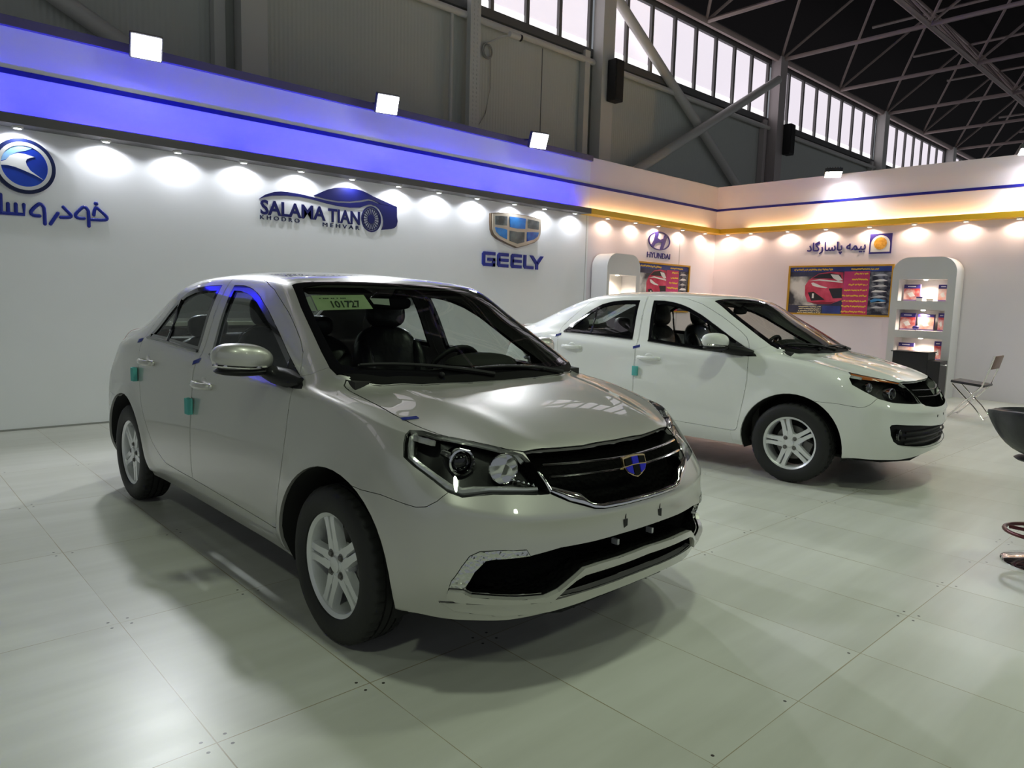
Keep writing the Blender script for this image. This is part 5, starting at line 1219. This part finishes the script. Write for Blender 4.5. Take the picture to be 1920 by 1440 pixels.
def poster(label, on, u0, u1, v0, v1, seed):
    rnd = random.Random(seed); t = empty('poster', on((u0 + u1) / 2, (v0 + v1) / 2, 0)); tag(t, label, 'poster', None)
    U = lambda s: u0 + (u1 - u0) * s; V = lambda q: v0 + (v1 - v0) * q
    f = .030; fu = f / abs(u1 - u0); fv = f / (v1 - v0); b = bmesh.new()
    for s0, s1, q0, q1 in ((0, 1, 1 - fv, 1), (0, 1, 0, fv), (0, fu, fv, 1 - fv), (1 - fu, 1, fv, 1 - fv)):
        prism(b, [(U(s0), V(q0)), (U(s1), V(q0)), (U(s1), V(q1)), (U(s0), V(q1))], lambda u, v, d: on(u, v, d), .030)
    obj('frame', b, [M_pframe], t)
    def pl(name, pts, layer, m): return plate(name, [(U(fu + (1 - 2 * fu) * s), V(fv + (1 - 2 * fv) * q)) for s, q in pts], .006 + layer * .0012, .001, m, t, on)
    R = lambda a, c, d, e: [(a, d), (c, d), (c, e), (a, e)]
    pl('print_backdrop', R(0, 1, 0, 1), 0, P_night); pl('smoke_photo', R(0, .30, .17, .80), 1, P_smoke); pl('top_band', R(0, 1, .90, 1), 1, P_blue)
    pl('magenta_panel', R(.555, .80, 0, .90), 1, P_mag); pl('machinery_strip', R(.80, 1, .02, .88), 1, P_strip); pl('blue_block', R(.36, .54, 0, .17), 1, P_blue)
    # the red car of the print
    pl('print_car', [(.165, .60), (.20, .72), (.24, .78), (.30, .86), (.42, .90), (.545, .88), (.555, .60), (.55, .30), (.44, .21), (.30, .20), (.20, .25), (.17, .40)], 2, P_red)
    pl('print_glass', [(.235, .755), (.30, .845), (.42, .87), (.52, .83), (.54, .73), (.40, .755)], 3, P_black); pl('print_shine', [(.42, .845), (.50, .83), (.545, .72), (.50, .70), (.45, .76)], 4, P_white)
    pl('print_headlamp', [(.225, .66), (.25, .67), (.33, .60), (.40, .56), (.385, .545), (.30, .565), (.245, .60)], 3, P_white); pl('print_grille', [(.41, .54), (.545, .55), (.55, .34), (.46, .33)], 3, P_black); pl('print_intake', [(.20, .45), (.26, .47), (.38, .30), (.24, .27)], 3, P_black)
    pl('print_highlight', [(.20, .70), (.31, .74), (.545, .69), (.545, .66), (.31, .71)], 3, P_white); pl('print_fog_lamp', R(.245, .265, .33, .43), 4, P_white); pl('print_skirt', [(.22, .235), (.44, .25), (.50, .27), (.44, .215), (.28, .205)], 3, P_dred)
    pl('print_blue_car', [(.82, .30), (.86, .34), (.92, .33), (.97, .29), (.90, .26), (.83, .25)], 2, P_cyan)
    for k in range(7): q = .80 - k * .11; pl('print_line_art', [(.82, q), (.86 + .04 * rnd.random(), q + .045), (.93, q + .02 + .03 * rnd.random()), (.97, q + .01), (.90, q - .004)], 2, P_white if k % 2 else S_silver)
    # rows of small yellow writing too fine to read, as strings of strokes
    def line(s0, s1, q, h):
        s = s0
        while s < s1:
            w_ = .006 + .012 * rnd.random(); a = q + h * (rnd.random() - .5) * .5; c = q + h * (rnd.random() - .5) * .5; e = min(s + w_, s1)
            prism(b, [(U(fu + (1 - 2 * fu) * s), V(fv + (1 - 2 * fv) * (a - h * .28))), (U(fu + (1 - 2 * fu) * e), V(fv + (1 - 2 * fv) * (c - h * .28))), (U(fu + (1 - 2 * fu) * e), V(fv + (1 - 2 * fv) * (c + h * .28))), (U(fu + (1 - 2 * fu) * s), V(fv + (1 - 2 * fv) * (a + h * .28)))], lambda u, v, d: on(u, v, .0105 + d), .001); s = e + (.006 if rnd.random() < .2 else 0)
    for a in [(.04, .44, .945, .055), (.62, .88, .945, .045)] + [(.785 - w_, .785, .845 - k * .113, .050) for k, w_ in enumerate((.13, .15, .18, .22, .235, .235, .235, .235))]:
        b = bmesh.new(); line(*a); obj('lettering_line', b, [P_yel], t)
    cr = mat('print_cream', (.75, .70, .45), .5)
    for q in (.14, .095, .05, .012): b = bmesh.new(); line(.02 + .1 * rnd.random(), .345, q, .030); obj('lettering_line', b, [cr], t)
    fix(t)
poster('ochre-framed poster of a red car on the left wall by the arched unit', onL, 10.27, 11.90, 1.195, 2.085, 3)
poster('ochre-framed poster of a red car on the right wall', onR, 6.31, 4.50, 1.222, 2.100, 5)

# ---------------------------------------------------------------- arched display units
M_unit = mat('unit_white', (.66, .66, .67), .45); M_unitin = mat('unit_inside', (.80, .78, .74), .5)
def display_unit(label, P, width, depth, rows, n0, n1, top):
    """P(u, w, z): u across the front, w out from the wall."""
    t = empty('display_unit', P(width / 2, 0, 0)); tag(t, label, 'display unit', None)
    b = bmesh.new()
    def bx(u0, u1, z0, z1, w0=0, w1=depth): prism(b, [(u0, z0), (u1, z0), (u1, z1), (u0, z1)], lambda u, v, d: P(u, w0 + d, v), w1 - w0)
    zt = rows[0][1]; bx(0, n0, 0, zt); bx(n1, width, 0, zt); r = .235
    arc = [(width - r + r * cos(a * pi / 20), top - r + r * sin(a * pi / 20)) for a in range(11)]; arc += [(r - r * sin(a * pi / 20), top - r + r * cos(a * pi / 20)) for a in range(11)]
    prism(b, [(0, zt), (width, zt)] + arc, lambda u, v, d: P(u, d, v), depth)
    for (lo, hi), (lo2, hi2) in zip(rows[:-1], rows[1:]): bx(n0, n1, hi2, lo)
    bx(n0, n1, 0, rows[-1][0]); obj('carcass', b, [M_unit], t, smooth=25)
    for lo, hi in rows:
        b = bmesh.new(); prism(b, [(n0, lo), (n1, lo), (n1, hi), (n0, hi)], lambda u, v, d: P(u, .004 + d, v), .012); obj('niche_back', b, [M_unitin], t)
        q = P((n0 + n1) / 2, depth * .62, hi - .012); b = bmesh.new(); lathe(b, [(.030, .012), (.030, 0), (.001, -.004)], 14)
        for v in b.verts: v.co += q
        obj('niche_lamp', b, [M_glowW], t, smooth=40)
        l = bpy.data.lights.new('niche_beam', 'SPOT'); l.energy = 34; l.color = (1., .80, .62); l.spot_size = radians(150); l.spot_blend = .8; l.shadow_soft_size = .03
        o = bpy.data.objects.new('niche_beam', l); C.objects.link(o); o.parent = t; o.location = q - Vector((0, 0, .03))
    fix(t); return t
display_unit('white arched display unit with lit niches on the right wall', lambda u, w, z: Vector((XW - .021 - w, 4.385 - u, z)), .910, .36, [(1.495, 1.835), (1.03, 1.357), (.575, .912)], .105, .795, 2.178)
display_unit('white arched display unit with lit niches on the left wall', lambda u, w, z: Vector((9.05 + u, YW - .021 - w, z)), .865, .33, [(1.465, 1.800), (1.0, 1.335), (.55, .885)], .062, .765, 2.142)
# printed packs standing in the niches
K_band = mat('pack_band_blue', (.030, .022, .16), .4); K_print = noise_colour(mat('pack_print', (.5, .1, .1), .4), (.45, .05, .05), (.85, .70, .66), 7, 3); K_print2 = noise_colour(mat('pack_print_pale', (.7, .6, .6), .4), (.75, .30, .22), (.88, .84, .84), 6, 3); K_box = mat('pack_side', (.14, .09, .22), .5)
def pack(y0, y1, z0, z1, label, pale=False, yaw=0., band=.24):
    y0, y1 = y0 * .978, y1 * .978; h = z1 - z0; t = empty('printed_pack', (XW - .20, (y0 + y1) / 2, z0), yaw); tag(t, label, 'printed pack', 'packs in the right-hand display unit'); w_ = y1 - y0
    b = bmesh.new(); box(b, (0, 0, h / 2), (.05, w_, h)); obj('pack_body', b, [K_box], t)
    b = bmesh.new(); box(b, (-.0255, 0, h * (1 - band) / 2 + .012), (.002, w_ * .97, h * (1 - band) - .02)); obj('printed_front', b, [K_print2 if pale else K_print], t)
    b = bmesh.new(); box(b, (-.0258, 0, h * (1 - band / 2)), (.003, w_, h * band)); obj('header_band', b, [K_band], t)
    b = bmesh.new(); box(b, (-.028, w_ * .02, h * (1 - band / 2)), (.001, w_ * .5, h * band * .22)); obj('header_text', b, [P_white], t)
    b = bmesh.new(); pts = [(-w_ * .22, h * .30), (w_ * .1, h * .24), (w_ * .28, h * .44), (-w_ * .02, h * .56)]; prism(b, pts, lambda u, v, d: Vector((-.0265 - d, u, v)), .001); obj('printed_picture', b, [P_white], t)
pack(4.10, 4.345, 1.497, 1.757, 'red and violet pack at the left of the top niche'); pack(3.69, 3.835, 1.497, 1.755, 'pale pack with violet band at the right of the top niche', True)
pack(4.13, 4.365, 1.032, 1.303, 'dark red pack at the left of the middle niche'); pack(3.855, 4.10, 1.032, 1.290, 'pale pack with blue band in the centre of the middle niche', True, 0, .18); pack(3.705, 3.80, 1.032, 1.312, 'narrow pack at the right of the middle niche')
pack(4.12, 4.355, .577, .825, 'violet-banded pack at the left of the bottom niche', True); pack(3.712, 3.82, .577, .872, 'narrow red pack at the right of the bottom niche')
for y, z, w_, h, l, m in ((4.00, 1.497, .085, .065, 'small violet-topped card in the top niche', K_band), (3.85, 1.497, .09, .035, 'low olive card in the top niche', mat('card_olive', (.30, .25, .12), .5))):
    t = empty('display_card', (XW - .26, y, z)); tag(t, l, 'card'); b = bmesh.new(); box(b, (0, 0, h * .35), (.03, w_, h * .7)); obj('card_foot', b, [P_white], t); b = bmesh.new(); box(b, (0, 0, h * .85), (.031, w_, h * .3)); obj('card_head', b, [m], t)
t = empty('dark_ornament', (XW - .27, 4.015, 1.030)); tag(t, 'small dark oval object before the middle niche packs', 'ornament'); b = bmesh.new(); ellipsoid(b, (0, 0, .045), (.022, .05, .032), 16, 10); obj('oval_top', b, [K_band], t, smooth=60); b = bmesh.new(); lathe(b, [(.02, 0), (.02, .006), (.008, .012), (.008, .02)], 12); obj('foot', b, [K_band], t, smooth=40)
t = empty('printed_pack', (9.42, YW - .18, 1.0)); tag(t, 'blue pack in the niche seen through the white car', 'printed pack'); b = bmesh.new(); box(b, (0, 0, .10), (.16, .05, .20)); obj('pack_body', b, [P_cyan], t); b = bmesh.new(); box(b, (0, -.026, .17), (.16, .003, .05)); obj('header_band', b, [K_band], t)

# black cabinet in front of the right-hand unit
M_cab = mat('cabinet_black', (.010, .010, .011), .35)
t = empty('black_cabinet', (12.05, 3.80, 0)); tag(t, 'low black cabinet in front of the arched unit behind the white car', 'cabinet')
b = bmesh.new(); box(b, (0, .06, .355), (.34, .50, .71), None, 0, .008); obj('carcass', b, [M_cab], t)
b = bmesh.new(); box(b, (0, -.275, .30), (.34, .17, .60), None, 0, .008); obj('side_cupboard', b, [M_cab], t)
b = bmesh.new(); box(b, (-.02, .06, .716), (.38, .53, .014)); obj('worktop', b, [M_cab], t)
b = bmesh.new(); tube(b, [(-.08, -.36, .535), (-.08, -.41, .54)], .008, 8); ellipsoid(b, (-.08, -.42, .54), (.014, .014, .014), 10, 6); obj('knob', b, [M_chrome], t, smooth=60)

# ---------------------------------------------------------------- seats
M_brown = noise_colour(mat('chair_back_brown', (.20, .12, .085), .45), (.16, .09, .065), (.26, .17, .13), 6)
t = empty('folding_chair', (10.42, 2.62, 0)); tag(t, 'chrome folding chair with black seat and brown backrest by the right wall', 'folding chair')
for s in (-1, 1):
    x = .19 * s
    b = bmesh.new(); tube(b, [(x, -.245, .81), (x, -.20, .62), (x, -.145, .43), (x, .03, .215), (x, .20, .012)], .011, 8); obj('leg', b, [M_chrome], t, smooth=60)
    b = bmesh.new(); tube(b, [(x * .86, .19, .425), (x * .86, .10, .33), (x * .86, -.07, .16), (x * .86, -.185, .012)], .013, 8, True, 0, .7); obj('leg', b, [M_chrome], t, smooth=60)
b = bmesh.new(); tube(b, [(-.19, .03, .215), (.19, .03, .215)], .008, 8); tube(b, [(-.16, -.185, .03), (.16, -.185, .03)], .008, 8); tube(b, [(-.19, .20, .03), (.19, .20, .03)], .008, 8); obj('crossbar', b, [M_chrome], t, smooth=60)
b = bmesh.new(); box(b, (0, .02, .445), (.37, .38, .035), Matrix.Translation((0, .02, .445)) @ Matrix.Rotation(radians(5), 4, 'X') @ Matrix.Translation((0, -.02, -.445)), 0, .014); obj('seat', b, [M_seat], t, smooth=40)
b = bmesh.new(); box(b, (0, -.232, .725), (.36, .016, .17), Matrix.Translation((0, -.232, .725)) @ Matrix.Rotation(radians(13), 4, 'X') @ Matrix.Translation((0, .232, -.725)), 0, .006); obj('backrest', b, [M_brown], t, smooth=40)

# bar stool at the right edge: round chrome foot, footrest, column, tub seat
t = empty('bar_stool', (4.585, .715, 0)); tag(t, 'black tub-seat bar stool with round chrome foot at the right edge', 'bar stool')
b = bmesh.new(); lathe(b, [(.225, 0), (.225, .006), (.215, .012), (.15, .026), (.06, .045), (.035, .07), (.035, .075)], 48); obj('foot_disc', b, [M_chrome], t, smooth=30)
b = bmesh.new(); lathe(b, [(.030, .05), (.030, .34), (.024, .345), (.024, .55)], 24); obj('column', b, [M_chrome], t, smooth=30)
b = bmesh.new(); tube(b, [(.17 * cos(2 * pi * k / 32), .05 + .17 * sin(2 * pi * k / 32), .165) for k in range(32)], .011, 8, False, 0, 1., Vector((0, 0, 1)), True); tube(b, [(0, 0, .165), (0, .20, .165)], .010, 8)
obj('footrest', b, [mat('footrest_painted_reflection', (.10, .02, .022), .3, .3)], t, smooth=60)  # chrome ring; its dark red reflection is put into the colour
b = bmesh.new(); lathe(b, [(.03, .535), (.10, .545), (.115, .556), (.10, .566), (.02, .57)], 28)
for v in b.verts: v.co.y += .10
obj('seat_plate', b, [M_black], t, smooth=40)
b = bmesh.new(); R_ = []
for i in range(9):
    f = i / 8; zz = .575 + .20 * (f ** 1.9); rr = .05 + .27 * (f ** .62)
    R_.append((rr, zz))
prof = R_ + [(.318, .792), (.300, .795)] + [(r - .035 if r > .1 else r * .6, z + .028) for r, z in reversed(R_)]
lathe(b, prof, 40)
for v in b.verts: v.co.z += .10 * max(0, -v.co.x) * (v.co.z - .57) / .2; v.co.y += .03
obj('tub_seat', b, [M_seat], t, smooth=50)
